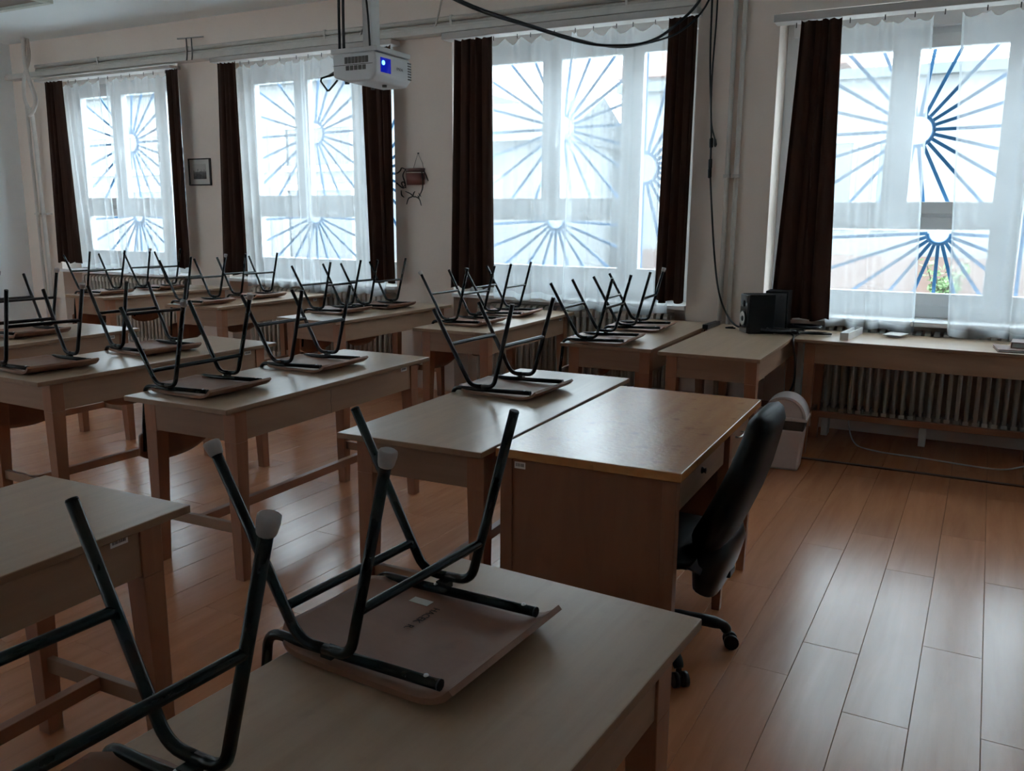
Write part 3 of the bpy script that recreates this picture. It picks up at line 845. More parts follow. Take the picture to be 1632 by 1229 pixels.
# ------------------------------------------------------------------ desks
DL, DW, DH = 1.505, 0.584, 0.76
def make_desk():
    root = empty('student_desk')
    hl, hw = DL / 2, DW / 2
    tp = MB().box(-hw, hw, -hl, hl, DH - 0.022, DH).build('desk_top', 'desk_top', root, bevel=0.003)
    tp.data.materials.append(MATS['desk_edge'])
    for p in tp.data.polygons: p.material_index = 0 if p.normal.z > 0.5 else 1
    lx, ly = hw - 0.03, hl - 0.075
    T = 0.066
    for sx in (-1, 1):
        for sy in (-1, 1):
            ox, oy = sx * lx, sy * ly
            ix, iy = ox - sx * T, oy - sy * T
            bx, by = ox - sx * 0.047, oy - sy * 0.047
            a = (min(ox, bx), max(ox, bx), min(oy, by), max(oy, by)); b = (min(ox, ix), max(ox, ix), min(oy, iy), max(oy, iy))
            l = MB().frustum(a, b, 0.0, DH - 0.16); l.box(*b, DH - 0.16, DH - 0.0225)
            l.build('leg', 'leg_wood', root, bevel=0.002)
    e = 0.004
    for sy in (-1, 1):
        y = sy * (ly - 0.012)
        MB().box(-lx + T - e, lx - T + e, y - 0.010, y + 0.010, DH - 0.155, DH - 0.0225).build('side_apron', 'apron_cross', root, bevel=0.001)
        MB().box(-lx + 0.05, lx - 0.05, sy * (ly - 0.026) - 0.011, sy * (ly - 0.026) + 0.011, 0.20, 0.245).build('side_stretcher', 'apron_cross', root, bevel=0.002)
    MB().box(lx - 0.026, lx - 0.006, -ly + T - e, ly - T + e, DH - 0.155, DH - 0.0225).build('front_apron', 'apron_wood', root, bevel=0.001)
    MB().box(-lx + 0.006, -lx + 0.026, -ly + T - e, ly - T + e, DH - 0.075, DH - 0.0225).build('rear_apron', 'apron_wood', root, bevel=0.001)
    MB().box(-0.016, 0.016, -ly + 0.03, ly - 0.03, 0.203, 0.243).build('long_stretcher', 'rail_wood', root, bevel=0.002)
    return root
S = 0.76
DESKS = {  # x, y, turn
    'G': (-3.757, 4.14, 1.16), 'B': (-2.201, 4.077, 1.66), 'A': (-0.96, 1.058, -3.36), 'F': (-2.693, 1.015, 1.71),
    'I': (-5.245, 4.141, -1.37), 'K': (-6.857, 4.174, 0.64), 'M': (-9.561, 7.874, -2.9), 'L': (-7.651, 7.755, 1.77),
    'J': (-5.652, 7.419, -1.99), 'H': (-4.08, 7.446, 1.27), 'C': (-2.525, 7.280, 1.2), 'D': (-1.674, 7.227, 0.52)}
# the four desks by the far windows are a size taller and shorter in plan (school furniture comes in sizes)
DSC = {'M': 0.925, 'L': 0.938, 'J': 0.975, 'H': 0.972}
DZ = {n: 1.52 - 0.76 * DSC.get(n, 1.0) for n in DESKS}
DLAB = {
    'A': 'wooden school desk with a dark spot, carrying the chair with handwriting underneath',
    'B': 'wooden school desk with one upturned chair, pushed against the worn teacher desk',
    'C': 'wooden school desk with two upturned chairs, pushed against the loudspeaker desk',
    'D': 'wooden school desk carrying the loudspeakers beside the pillar with cables',
    'E': 'wooden school desk with white boxes and books, set along the radiator',
    'F': 'bare wooden school desk with no chairs, a label under its front edge',
    'G': 'wooden school desk with split front board and two upturned chairs with pale caps',
    'H': 'wooden school desk with two upturned chairs beside the radiator, next to drape by plant pot',
    'I': 'wooden school desk with two upturned chairs, behind the desk with split front board',
    'J': 'wooden school desk with two upturned chairs against the plant pot pillar',
    'K': 'wooden school desk whose upturned chair faces the bare side wall',
    'L': 'wooden school desk with two upturned chairs under the window right of the framed picture',
    'M': 'wooden school desk with two upturned chairs in front of the window by the corner pipes'}
DG_ = 'wooden two-seat school desks'
desk0 = make_desk()
desk_objs = {}
for i, (n, (x, y, th)) in enumerate(DESKS.items()):
    o = desk0 if i == 0 else copy_tree(desk0)
    f = DSC.get(n, 1.0)
    o.location = (x * S * f, y * S * f, 0); o.rotation_euler = (0, 0, math.radians(th)); o.scale = (f, f, DZ[n] / DH)
    tag(o, DLAB[n], 'desk', DG_); desk_objs[n] = o
o = copy_tree(desk0); o.location = (-0.975 + DL / 2, 5.70 + DW / 2, 0); o.rotation_euler = (0, 0, math.radians(-90))
tag(o, DLAB['E'], 'desk', DG_); desk_objs['E'] = o
def sticker(par, loc, w, h, rot=(0, 0, 0), name='sticker'):
    o = MB().box(-w / 2, w / 2, -0.0004, 0.0, -h / 2, h / 2).build(name, 'paper_white', par)
    o.location = loc; o.rotation_euler = rot
    tag(o, 'small white inventory label')
    b = MB(); x = -w * 0.38
    rr = random.Random(int(w * 1e4))
    while x < w * 0.36:
        bw = rr.choice((0.0008, 0.0014, 0.002)); b.box(x, x + bw, -0.0008, -0.0003, -h * 0.2, h * 0.28); x += bw + rr.choice((0.001, 0.0018))
    b.build('barcode', 'print_black', o)
for n in 'FGILJCKH':
    sticker(desk_objs[n], (DW / 2 - 0.0359, DL / 2 - 0.20, DH - 0.040), 0.052, 0.022, (0, 0, PI / 2))
# split in the front board of one desk
ck = MB()
pts = [(0, -0.135), (0.003, -0.10), (-0.002, -0.075), (0.004, -0.05), (0.001, -0.024)]
for (a, b) in zip(pts[:-1], pts[1:]):
    ck.add([(0.0003, a[0] - 0.0012, a[1]), (0.0003, a[0] + 0.0012, a[1]), (0.0003, b[0] + 0.0012, b[1]), (0.0003, b[0] - 0.0012, b[1])], [(0, 1, 2, 3)])
o = ck.build('split', 'print_black', desk_objs['G']); o.location = (DW / 2 - 0.0359, -0.06, DH - 0.0205)
# glue spot on the front desk
sp_ = MB(); sp_.add([(0.006 * math.cos(a) * (1 + 0.3 * math.sin(3 * a)), 0.004 * math.sin(a), 0) for a in [i * PI / 8 for i in range(16)]], [tuple(range(16))])
o = sp_.build('spot', 'book_brown', desk_objs['A']); o.location = (-0.125, -0.06, DH + 0.0004)

# ------------------------------------------------------------------ chairs, upturned on the desks (origin = desk surface under the seat centre; +x = front edge)
RT = 0.0096
def fillet(a, b, c, r, n=5):
    """points rounding the corner b of the path a-b-c"""
    a, b, c = Vector(a), Vector(b), Vector(c)
    d1, d2 = (a - b).normalized(), (c - b).normalized()
    p, q = b + d1 * r, b + d2 * r
    return [p * (1 - t) ** 2 + b * 2 * t * (1 - t) + q * t * t for t in [i / n for i in range(n + 1)]]
def make_chair(low, caps, tube_mat):
    root = empty('school_chair')
    prof = [(-0.205, 0.016), (-0.18, 0.009), (-0.14, 0.004), (-0.05, 0.0015), (0.05, 0.001), (0.12, 0.002), (0.155, 0.006), (0.180, 0.014), (0.200, 0.026), (0.214, 0.040)]
    def seat_fn(s, t):
        i = min(int(t * (len(prof) - 1)), len(prof) - 2); f = t * (len(prof) - 1) - i
        u = prof[i][0] * (1 - f) + prof[i + 1][0] * f; z = prof[i][1] * (1 - f) + prof[i + 1][1] * f
        d = max(0, -0.10 - u) / 0.105
        hw = 0.176 - 0.055 * d ** 2.6
        z += 0.010 * abs(2 * s - 1) ** 2.5 * (1 if u < 0.1 else max(0, (0.2 - u) / 0.1)) * 0.4
        return (u, (2 * s - 1) * hw, z)
    th = 0.0105
    ns, nt_ = 14, 27
    mb = MB()
    low_v = [seat_fn(i / ns, j / nt_) for j in range(nt_ + 1) for i in range(ns + 1)]
    up_v = []
    for j in range(nt_ + 1):
        for i in range(ns + 1):
            p = low_v[j * (ns + 1) + i]
            j2 = min(j + 1, nt_); j1 = max(j - 1, 0)
            a, b = low_v[j1 * (ns + 1) + i], low_v[j2 * (ns + 1) + i]
            tx, tz = b[0] - a[0], b[2] - a[2]; l = math.hypot(tx, tz)
            up_v.append((p[0] - tz / l * th, p[1], p[2] + tx / l * th))
    nvv = len(low_v); fs = []
    for j in range(nt_):
        for i in range(ns):
            a = j * (ns + 1) + i
            fs += [(a, a + ns + 1, a + ns + 2, a + 1), (nvv + a, nvv + a + 1, nvv + a + ns + 2, nvv + a + ns + 1)]
    mb.add(low_v + up_v, fs, True)
    rim = [j * (ns + 1) for j in range(nt_ + 1)] + [nt_ * (ns + 1) + i for i in range(1, ns + 1)] + [j * (ns + 1) + ns for j in range(nt_ - 1, -1, -1)] + [i for i in range(ns - 1, 0, -1)]
    for a, b in zip(rim, rim[1:] + rim[:1]):
        mb.f.append((a, b, nvv + b, nvv + a)); mb.s.append(False)
    seat = mb.build('seat', 'plywood', root)
    # side rails: along the seat, over the desk edge and down to the backrest
    for s in (-1, 1):
        w = s * 0.151
        path = [(0.172, w, 0.034), (-0.10, w, 0.0235)] + fillet((-0.10, w, 0.0235), (-0.214, w, 0.021), (-0.226, w * 1.06, -0.30), 0.036, 7) + [(-0.227, w * 1.06, -0.16), (-0.236, w * 1.06, -0.275)]
        rl = MB().tube(path, RT, 10).build('seat_rail', tube_mat, root)
        MB().tube([(0.170, w, 0.034), (0.1735, w, 0.0341)], RT * 1.04, 10).build('end_plug', 'cap_black', rl)
        rv = MB()
        for u, z in ((0.145, 0.0329), (-0.06, 0.0249)):
            rv.lathe([(0.0045, 0), (0.004, 0.0025), (0.0001, 0.0035)], 8, (u, w, z + RT - 0.0008))
        rv.build('rivet', 'rivet', rl)
        # leg pair: bent like a V with a flat foot lying on the seat rail
        wb_ = s * 0.176
        rf, rb, fb, ff = (-0.291, s * 0.183, 0.361), (-0.108, wb_, 0.043), (0.008, wb_, 0.047), (0.102, s * 0.183, 0.404)
        mid = (-0.05, wb_, 0.044)
        p1 = [mid] + list(reversed(fillet(rf, rb, mid, 0.034))) + [rf]
        p2 = [mid] + fillet(mid, fb, ff, 0.030) + [ff]
        for k, (pp, foot) in enumerate(((p1, rf), (p2, ff))):
            lg = MB().tube(pp, RT, 10).build('leg', tube_mat, root)
            d = (Vector(foot) - Vector(rb if k == 0 else fb)).normalized()
            key = ('r' if k == 0 else 'f') + ('-' if s < 0 else '+')
            if key in caps:
                c = Vector(foot) - d * 0.016
                MB().tube([c, c + d * 0.004, c + d * 0.018, c + d * 0.025, c + d * 0.027], [0.0115, 0.0130, 0.0150, 0.0148, 0.0115], 12).build('foot_cap', 'cap_rubber', lg)
            else:
                MB().tube([Vector(foot) - d * 0.001, Vector(foot) + d * 0.002], [RT * 1.03, RT * 0.9], 10).build('foot_plug', 'cap_black', lg)
        # weld block between leg and rail
        MB().box(-0.060, -0.036, min(w, wb_), max(w, wb_), 0.026, 0.040).build('weld_plate', tube_mat, root)
    # crossbars
    tr, tf = (0.17, 0.24) if low else (0.54, 0.50)
    def on(a, b, t): return [a[i] + (b[i] - a[i]) * t for i in range(3)]
    for a, b, t in (((-0.108, 0.176, 0.043), (-0.291, 0.183, 0.361), tr), ((0.008, 0.176, 0.047), (0.102, 0.183, 0.404), tf)):
        p = on(a, b, t)
        MB().tube([(p[0], -p[1], p[2]), (p[0], -p[1] + 0.012, p[2]), (p[0], p[1] - 0.012, p[2]), (p[0], p[1], p[2])], RT * 0.92, 10).build('crossbar', tube_mat, root)
    # backrest: curved plywood between the rail ends, hanging below the desk edge
    def back_fn(s, t):
        a = 2 * s - 1
        z = -0.165 - 0.165 * t
        if t > 0.5: z = -0.2475 - 0.095 * ((t - 0.5) / 0.5) * (1 - abs(a) ** 2.6 * 0.55)
        else: z = -0.2475 + 0.075 * ((0.5 - t) / 0.5) * (1 - abs(a) ** 4 * 0.35)
        return (-0.224 - 0.022 * (1 - a * a) + (-0.010) * t, a * 0.186, z)
    bm_ = MB().grid(back_fn, 16, 8)
    bo = bm_.build('backrest', 'plywood', root)
    sd = bo.modifiers.new('thickness', 'SOLIDIFY'); sd.thickness = 0.010; sd.offset = 1
    return root
CG = 'upturned school chairs on the desks'
CH = [ # name, x, y, turn(deg), low crossbars, capped feet, tube colour, label
    ('A1', -0.839, 1.205, -3.64, True, ('r-', 'f-'), 'tube_green', 'upturned school chair with handwriting on its seat underside, two pale foot caps'),
    ('A2', -0.815, 0.540, -3.0, False, ('f+',), 'tube_green', 'upturned school chair sharing a desk with the handwriting chair, crossbars halfway up'),
    ('B1', -1.743, 3.306, -2.1, False, (), 'tube_brown', 'single upturned school chair on the desk pushed against the teacher desk'),
    ('G1', -2.929, 2.658, -0.7, True, ('f-', 'f+'), 'tube_green', 'upturned school chair with two pale caps, on the desk with split front board'),
    ('G2', -2.898, 3.362, 0.2, False, (), 'tube_brown', 'upturned school chair without caps, on the desk with split front board'),
    ('I1', -4.041, 2.653, -7.0, False, ('f+',), 'tube_brown', 'upturned school chair with one pale cap, behind the split-front desk'),
    ('I2', -4.009, 3.299, -7.5, False, (), 'tube_brown', 'upturned capless school chair on the desk behind the split-front desk'),
    ('K1', -5.188, 3.353, -4.0, False, ('f-', 'f+'), 'tube_brown', 'upturned school chair on the desk facing the bare side wall'),
    ('M1', -7.260, 5.492, -1.3, False, (), 'tube_green', 'upturned school chair by the corner pipes window, on the desk end away from radiator'),
    ('M2', -7.345, 6.150, -1.0, False, ('f-',), 'tube_green', 'upturned school chair by the corner pipes window, on the desk end near radiator'),
    ('L1', -5.850, 5.340, -1.3, False, ('f+',), 'tube_green', 'upturned school chair on the end away from radiator of the desk beyond the picture'),
    ('L2', -5.835, 5.995, -5.0, False, (), 'tube_green', 'upturned school chair on the radiator end of the desk beyond the picture'),
    ('J1', -4.440, 5.401, -0.7, False, (), 'tube_green', 'upturned school chair on the plant-pot pillar desk, end away from the pillar'),
    ('J2', -4.335, 5.896, -3.0, False, (), 'tube_green', 'upturned school chair on the plant-pot pillar desk, end against the pillar'),
    ('H1', -3.160, 5.307, -1.1, False, ('r-',), 'tube_green', 'upturned school chair with one pale rear cap on the desk beside the radiator'),
    ('H2', -3.185, 5.960, 2.5, False, (), 'tube_green', 'upturned capless school chair on the radiator end of the desk beside plant-pot drape'),
    ('C1', -1.965, 4.956, 2.8, False, (), 'tube_green', 'upturned school chair on the corner of the desk joined to the loudspeaker desk'),
    ('C2', -1.990, 5.662, 4.5, False, ('f+',), 'tube_green', 'upturned school chair nearest the wall on the desk joined to the loudspeaker desk'),
]
protos = {}
chairs = {}
for n, x, y, th, low, caps, tm, lab in CH:
    key = (low, caps, tm)
    if key not in protos:
        o = protos[key] = make_chair(low, caps, tm)
    else:
        o = copy_tree(protos[key])
    f = DSC.get(n[0], 1.0)
    dx_, dy_, dth = DESKS[n[0]]
    dth = math.radians(dth)
    rel = (x - dx_ * S) * math.cos(dth) + (y - dy_ * S) * math.sin(dth)
    x -= max(0.0, rel + 0.068)                    # keep the hanging backrest posts clear of the desk edge
    o.location = (x * f, y * f, DZ[n[0]]); o.rotation_euler = (0, 0, math.radians(th)); o.scale = (f ** 0.8,) * 3
    tag(o, lab, 'chair', CG); chairs[n] = o
# handwriting and paper label under the seat of the front chair
text_part('HACEK  R.', 0.021, 'marker_ink', chairs['A1'], (-0.018, 0.050, 0.0137), (0, 0, math.radians(-90)), 'handwriting', sx=1.0)
sticker(chairs['A1'], (-0.062, 0.105, 0.0150), 0.045, 0.022, (PI / 2, 0, 0))
sticker(chairs['A2'], (-0.085, 0.075, 0.0146), 0.045, 0.024, (PI / 2, 0, math.radians(8)))

# ------------------------------------------------------------------ teacher desk
td = tag(empty('teacher_desk', (-1.041, 3.047, 0), math.radians(1.15)), 'worn varnished teacher desk with a closed side panel and drawers', 'desk')
TWd, TLd = 0.634, 1.225
hw, hl = TWd / 2, TLd / 2
MB().box(-hw, hw, -hl, hl, 0.732, 0.762).build('desk_top', 'varnish_top', td, bevel=0.003)
MB().box(-hw + 0.055, hw - 0.06, -hl + 0.018, -hl + 0.036, 0.02, 0.7325).build('side_panel', 'panel_wood', td, bevel=0.001)
for sx in (-1, 1):
    a = (-hw + 0.012, -hw + 0.056) if sx < 0 else (hw - 0.061, hw - 0.016)
    MB().box(a[0], a[1], -hl + 0.012, -hl + 0.055, 0.0, 0.7325).build('corner_post', 'panel_wood', td, bevel=0.002)
MB().box(-hw + 0.015, -hw + 0.033, -hl + 0.05, hl - 0.02, 0.12, 0.7325).build('modesty_panel', 'panel_wood', td, bevel=0.001)
# drawer pedestal at the window end, on four tapered legs
y0, y1 = 0.115, hl - 0.02
for yy in (y0, y1 - 0.042):
    for xx in (-hw + 0.036, hw - 0.058):
        MB().frustum((xx + 0.004, xx + 0.036, yy + 0.004, yy + 0.036), (xx, xx + 0.042, yy, yy + 0.042), 0.0, 0.28).box(xx, xx + 0.042, yy, yy + 0.042, 0.28, 0.7325).build('leg', 'leg_wood', td, bevel=0.002)
MB().box(-hw + 0.06, hw - 0.05, y0 + 0.012, y0 + 0.026, 0.27, 0.7325).build('pedestal_side', 'panel_wood', td)
MB().box(-hw + 0.06, hw - 0.05, y1 - 0.026, y1 - 0.012, 0.27, 0.7325).build('pedestal_side', 'panel_wood', td)
MB().box(-hw + 0.05, hw - 0.05, y0 + 0.03, y1 - 0.03, 0.27, 0.285).build('pedestal_floor', 'panel_wood', td)
for k in range(3):
    z = 0.29 + k * 0.147
    d = MB().box(hw - 0.060, hw - 0.036, y0 + 0.046, y1 - 0.046, z, z + 0.140).build('drawer', 'apron_wood', td, bevel=0.002)
    MB().tube(smooth_path([(hw - 0.037, (y0 + y1) / 2 - 0.05, z + 0.08), (hw - 0.018, (y0 + y1) / 2 - 0.045, z + 0.08), (hw - 0.018, (y0 + y1) / 2 + 0.045, z + 0.08), (hw - 0.037, (y0 + y1) / 2 + 0.05, z + 0.08)], 5), 0.004, 7).build('handle', 'rivet', d)
# shallow drawer above the knee space
d = MB().box(hw - 0.058, hw - 0.036, -hl + 0.058, y0 - 0.004, 0.600, 0.726).build('drawer', 'apron_wood', td, bevel=0.002)
MB().lathe([(0.012, 0.0), (0.012, 0.004), (0.007, 0.010), (0.011, 0.016), (0.0001, 0.018)], 12, (hw - 0.037, -0.22, 0.665), axis=0).build('knob', 'hook_dark', d)
MB().box(-hw + 0.04, hw - 0.06, -hl + 0.06, y0 - 0.004, 0.600, 0.612).build('drawer_floor', 'panel_wood', td)
st2 = sticker(td, (-hw + 0.083, -hl + 0.0178, 0.708), 0.040, 0.023)

# ------------------------------------------------------------------ office chair
oc = tag(empty('office_chair', (-0.918, 2.785, 0), 0.0), 'black office swivel chair with tall padded back tucked under the teacher desk', 'chair')
for i in range(5):
    a = math.radians(23 + 72 * i)
    dx, dy = math.cos(a), math.sin(a)
    lg = MB().tube(smooth_path([(0.02 * dx, 0.02 * dy, 0.115), (0.15 * dx, 0.15 * dy, 0.108), (0.265 * dx, 0.265 * dy, 0.088), (0.292 * dx, 0.292 * dy, 0.060)], 4), [0.026] * 4 + [0.023] * 4 + [0.019] * 4 + [0.016], 8).build('base_leg', 'black_plastic', oc)
    nx, ny = -dy, dx
    cs = MB()
    for s in (-1, 1):
        c = Vector((0.292 * dx + nx * 0.016 * s + dx * .012, 0.292 * dy + ny * 0.016 * s + dy * .012, 0.026))
        cs.tube([c - Vector((nx, ny, 0)) * 0.009, c + Vector((nx, ny, 0)) * 0.009], 0.026, 14)
    cs.tube([(0.292 * dx, 0.292 * dy, 0.030), (0.292 * dx, 0.292 * dy, 0.064)], 0.010, 8)
    cs.build('caster', 'black_plastic', lg)
MB().lathe([(0.0001, 0.085), (0.038, 0.085), (0.038, 0.14), (0.027, 0.145), (0.027, 0.27), (0.018, 0.272), (0.018, 0.365)], 16).build('column', 'black_plastic', oc)
MB().box(-0.13, 0.17, -0.09, 0.09, 0.345, 0.385).build('tilt_mechanism', 'black_plastic', oc, bevel=0.01)
lv_ = MB().tube([(0.06, -0.08, 0.360), (0.065, -0.19, 0.345)], 0.007, 8).build('tilt_lever', 'black_plastic', oc)
MB().box(0.045, 0.085, -0.225, -0.185, 0.285, 0.352).build('lever_paddle', 'black_plastic', lv_, bevel=0.008)
def pad(mb, fn, half_w, rows, nseg=20):
    """lofted padded shape: rows = (x, z, half thickness, half width, normal angle)"""
    rings = []
    for (x, z, th, wd, an) in rows:
        ring_ = []
        for k in range(nseg):
            a = 2 * PI * k / nseg
            c, s = math.cos(a), math.sin(a)
            e = 0.55
            yy = wd * math.copysign(abs(c) ** e, c); tt = th * math.copysign(abs(s) ** 0.8, s)
            ring_.append((x + tt * math.cos(an), yy, z + tt * math.sin(an)))
        rings.append(ring_)
    vs = [p for r in rings for p in r]
    fs = [(i * nseg + k, i * nseg + (k + 1) % nseg, (i + 1) * nseg + (k + 1) % nseg, (i + 1) * nseg + k) for i in range(len(rings) - 1) for k in range(nseg)]
    fs += [tuple(reversed(range(nseg))), tuple((len(rings) - 1) * nseg + k for k in range(nseg))]
    mb.add(vs, fs, True)
    return mb
# seat: rows run from front (-x, under the desk) to back
pad(MB(), None, 0, [(-0.25, 0.425, 0.012, 0.15, PI / 2), (-0.235, 0.425, 0.03, 0.19, PI / 2), (-0.15, 0.425, 0.042, 0.215, PI / 2), (0.0, 0.42, 0.042, 0.225, PI / 2), (0.13, 0.42, 0.042, 0.22, PI / 2), (0.20, 0.425, 0.035, 0.20, PI / 2), (0.215, 0.427, 0.012, 0.17, PI / 2)]).build('seat', 'black_leather', oc)
pad(MB(), None, 0, [(-0.2, 0.375, 0.008, 0.13, PI / 2), (-0.1, 0.372, 0.02, 0.17, PI / 2), (0.1, 0.372, 0.02, 0.17, PI / 2), (0.2, 0.378, 0.008, 0.13, PI / 2)]).build('seat_shell', 'black_plastic', oc)
rows = []
for t in [0, 0.02, 0.07, 0.2, 0.4, 0.6, 0.8, 0.92, 0.98, 1.0]:
    x = 0.225 + 0.165 * t + 0.02 * math.sin(PI * t); z = 0.455 + 0.46 * t
    th = 0.060 * (1 - 0.30 * t) * (1 if 0.05 < t < 0.95 else (0.3 if t in (0, 1.0) else 0.7))
    wd = (0.20 + 0.02 * math.sin(PI * min(1, t * 1.3))) * (1 - 0.18 * max(0, t - 0.6) / 0.4) * (0.8 if t in (0, 1.0) else (0.93 if t in (0.02, 0.98) else 1))
    rows.append((x, z, th, wd, math.radians(-18)))
bk = pad(MB(), None, 0, rows).build('backrest', 'black_leather', oc)
# plastic back shell and bracket joining seat and back
pad(MB(), None, 0, [(0.225, 0.270, 0.010, 0.08, -0.3), (0.225, 0.290, 0.045, 0.13, -0.3), (0.24, 0.37, 0.060, 0.165, -0.3), (0.26, 0.45, 0.060, 0.175, -0.3), (0.275, 0.49, 0.03, 0.15, -0.3)]).build('back_bracket', 'black_plastic', oc)
MB().box(0.09, 0.30, -0.035, 0.035, 0.325, 0.352).build('bracket_arm', 'black_plastic', oc, bevel=0.006)
o = MB().box(-0.028, 0.028, -0.028, 0.028, -0.010, 0.010).build('adjuster_knob', 'black_gloss', oc, bevel=0.006)
o.location = (0.215, -0.155, 0.405); o.rotation_euler = (math.radians(58), math.radians(18), 0)
MB().tube([(0.215, -0.145, 0.40), (0.24, -0.02, 0.39)], 0.013, 8).build('adjuster_rod', 'black_plastic', oc)

# ------------------------------------------------------------------ waste bin
wbn = tag(empty('waste_bin', (-0.925, 5.36, 0), 0.06), 'cream plastic swing-top waste bin standing by the loudspeaker desk', 'bin')
MB().frustum((-0.100, 0.100, -0.075, 0.075), (-0.120, 0.120, -0.095, 0.095), 0.0, 0.262).build('body', 'bin_plastic', wbn, bevel=0.015)
MB().frustum((-0.118, 0.118, -0.093, 0.093), (-0.124, 0.124, -0.098, 0.098), 0.255, 0.318).build('collar', 'bin_dark', wbn, bevel=0.006)
rim = MB().box(-0.138, 0.138, -0.105, 0.105, 0.316, 0.336).build('rim', 'bin_plastic', wbn, bevel=0.006)
dome = [( -0.128 * math.cos(PI * i / 18), 0.334 + 0.128 * math.sin(PI * i / 18)) for i in range(19)]
lid = MB()
n = len(dome)
inn = [(x * 0.90, 0.334 + (z - 0.334) * 0.90) for x, z in dome]
lid.add([(x, -0.098, z) for x, z in dome] + [(x, 0.098, z) for x, z in dome], [(i, i + 1, n + i + 1, n + i) for i in range(n - 1)], True)
lid.f.append(tuple(range(n, 2 * n))); lid.s.append(False)
lid.add([(x, -0.098, z) for x, z in dome] + [(x, -0.098, z) for x, z in inn], [(i, i + 1, n + i + 1, n + i) for i in range(n - 1)])
lid.build('lid', 'bin_plastic', wbn)
fl = MB()
fl.add([(x, -0.098, z) for x, z in inn] + [(x * 0.92, -0.085, 0.334 + (z - 0.334) * 0.92) for x, z in inn], [(i, i + 1, n + i + 1, n + i) for i in range(n - 1)], True)
fl.add([(x * 0.92, -0.085, 0.334 + (z - 0.334) * 0.92) for x, z in inn], [tuple(range(n))])
fl.build('swing_flap', 'bin_plastic', wbn)

# ------------------------------------------------------------------ loudspeakers and odds and ends on the desks
s1 = tag(empty('loudspeaker', (-1.243, 5.885, DH), math.radians(33)), 'black loudspeaker with a pale woofer cone turned toward the desks', 'loudspeaker')
MB().box(-0.085, 0.090, -0.07, 0.07, 0.0, 0.262).build('cabinet', 'speaker_box', s1, bevel=0.004)
MB().box(-0.100, -0.084, -0.068, 0.068, 0.004, 0.258).build('front_baffle', 'black_gloss', s1, bevel=0.005)
wf = MB().lathe([(0.052, 0.0), (0.052, -0.006), (0.046, -0.008)], 24, (-0.099, 0.0, 0.098), axis=0).build('woofer_surround', 'black_plastic', s1)
MB().lathe([(0.046, -0.007), (0.044, -0.010), (0.036, -0.009), (0.018, -0.006)], 24, (-0.099, 0, 0.098), axis=0).build('cone', 'cone_grey', wf)
MB().lathe([(0.020, -0.006), (0.016, -0.012), (0.0001, -0.015)], 20, (-0.099, 0, 0.098), axis=0).build('dust_cap', 'black_plastic', wf)
MB().lathe([(0.022, 0.0), (0.022, -0.004), (0.012, -0.006), (0.0001, -0.004)], 20, (-0.099, 0.0, 0.198), axis=0).build('tweeter', 'black_plastic', s1)
s2 = tag(empty('loudspeaker', (-1.15, 6.085, DH), math.radians(2)), 'black loudspeaker showing its rear bass port, standing behind the other loudspeaker', 'loudspeaker')
MB().box(-0.075, 0.075, -0.085, 0.09, 0.0, 0.275).build('cabinet', 'speaker_box', s2, bevel=0.004)
MB().box(-0.070, 0.063, -0.0875, -0.0845, 0.012, 0.262).build('rear_panel', 'speaker_rear', s2)
MB().lathe([(0.0165, -0.003), (0.0165, 0.0), (0.013, 0.0), (0.012, 0.02), (0.0001, 0.02)], 20, (0.035, -0.0875, 0.232), axis=1).build('bass_port', 'cap_black', s2)
bxo = tag(empty('white_box', (-0.655, 6.0, DH), math.radians(-6)), 'long white open box standing on the radiator table', 'box')
bb = MB().box(-0.026, 0.026, -0.20, 0.20, 0.0, 0.003)
for a in ((-0.026, -0.022, -0.20, 0.20), (0.022, 0.026, -0.20, 0.20), (-0.022, 0.022, -0.20, -0.196), (-0.022, 0.022, 0.196, 0.20)): bb.box(*a, 0.003, 0.046)
bb.build('tray', 'box_white', bxo)
MB().box(-0.0255, 0.0255, -0.2012, -0.1998, 0.003, 0.045).build('end_label', 'mat_board', bxo)
sd_ = tag(empty('white_dish', (-0.40, 6.14, DH), math.radians(-14)), 'flat white angular dish lying on the radiator table', 'dish')
MB().frustum((-0.03, 0.03, -0.045, 0.045), (-0.06, 0.06, -0.085, 0.085), 0.0, 0.020).build('dish_body', 'box_white', sd_, bevel=0.003)
MB().box(-0.056, 0.056, -0.080, 0.080, 0.0185, 0.0215).build('dish_inner', 'mat_board', sd_, bevel=0.002)
bk1 = tag(empty('book', (0.325, 5.86, DH), math.radians(6)), 'thin pale book with dark cover edge at the bottom of the book pile', 'book')
MB().box(-0.155, 0.14, -0.11, 0.11, 0.0, 0.004).box(-0.155, 0.14, -0.11, 0.11, 0.012, 0.016).build('cover', 'book_brown', bk1)
MB().box(-0.150, 0.138, -0.106, 0.106, 0.003, 0.013).build('pages', 'paper_white', bk1)
bk2 = tag(empty('book', (0.39, 5.92, DH + 0.016), math.radians(-4)), 'brown leather book lying on top of the pale book', 'book')
MB().box(-0.13, 0.12, -0.09, 0.09, 0.0, 0.004).box(-0.13, 0.12, -0.09, 0.09, 0.030, 0.035).box(-0.135, -0.13, -0.09, 0.09, 0.0, 0.035).build('cover', 'book_brown', bk2, bevel=0.001)
MB().box(-0.128, 0.115, -0.086, 0.086, 0.004, 0.030).build('pages', 'mat_board', bk2)
sm_ = tag(empty('small_clip', (-1.452, 6.01, DH), 0.1), 'small flat black clip lying beside the loudspeaker', 'clip')
MB().box(-0.035, 0.035, -0.012, 0.012, 0.0, 0.010).build('clip_body', 'black_plastic', sm_, bevel=0.004)
MB().tube([(-0.02, 0, 0.009), (0.02, 0, 0.013)], 0.004, 6).build('clip_spring', 'black_plastic', sm_)
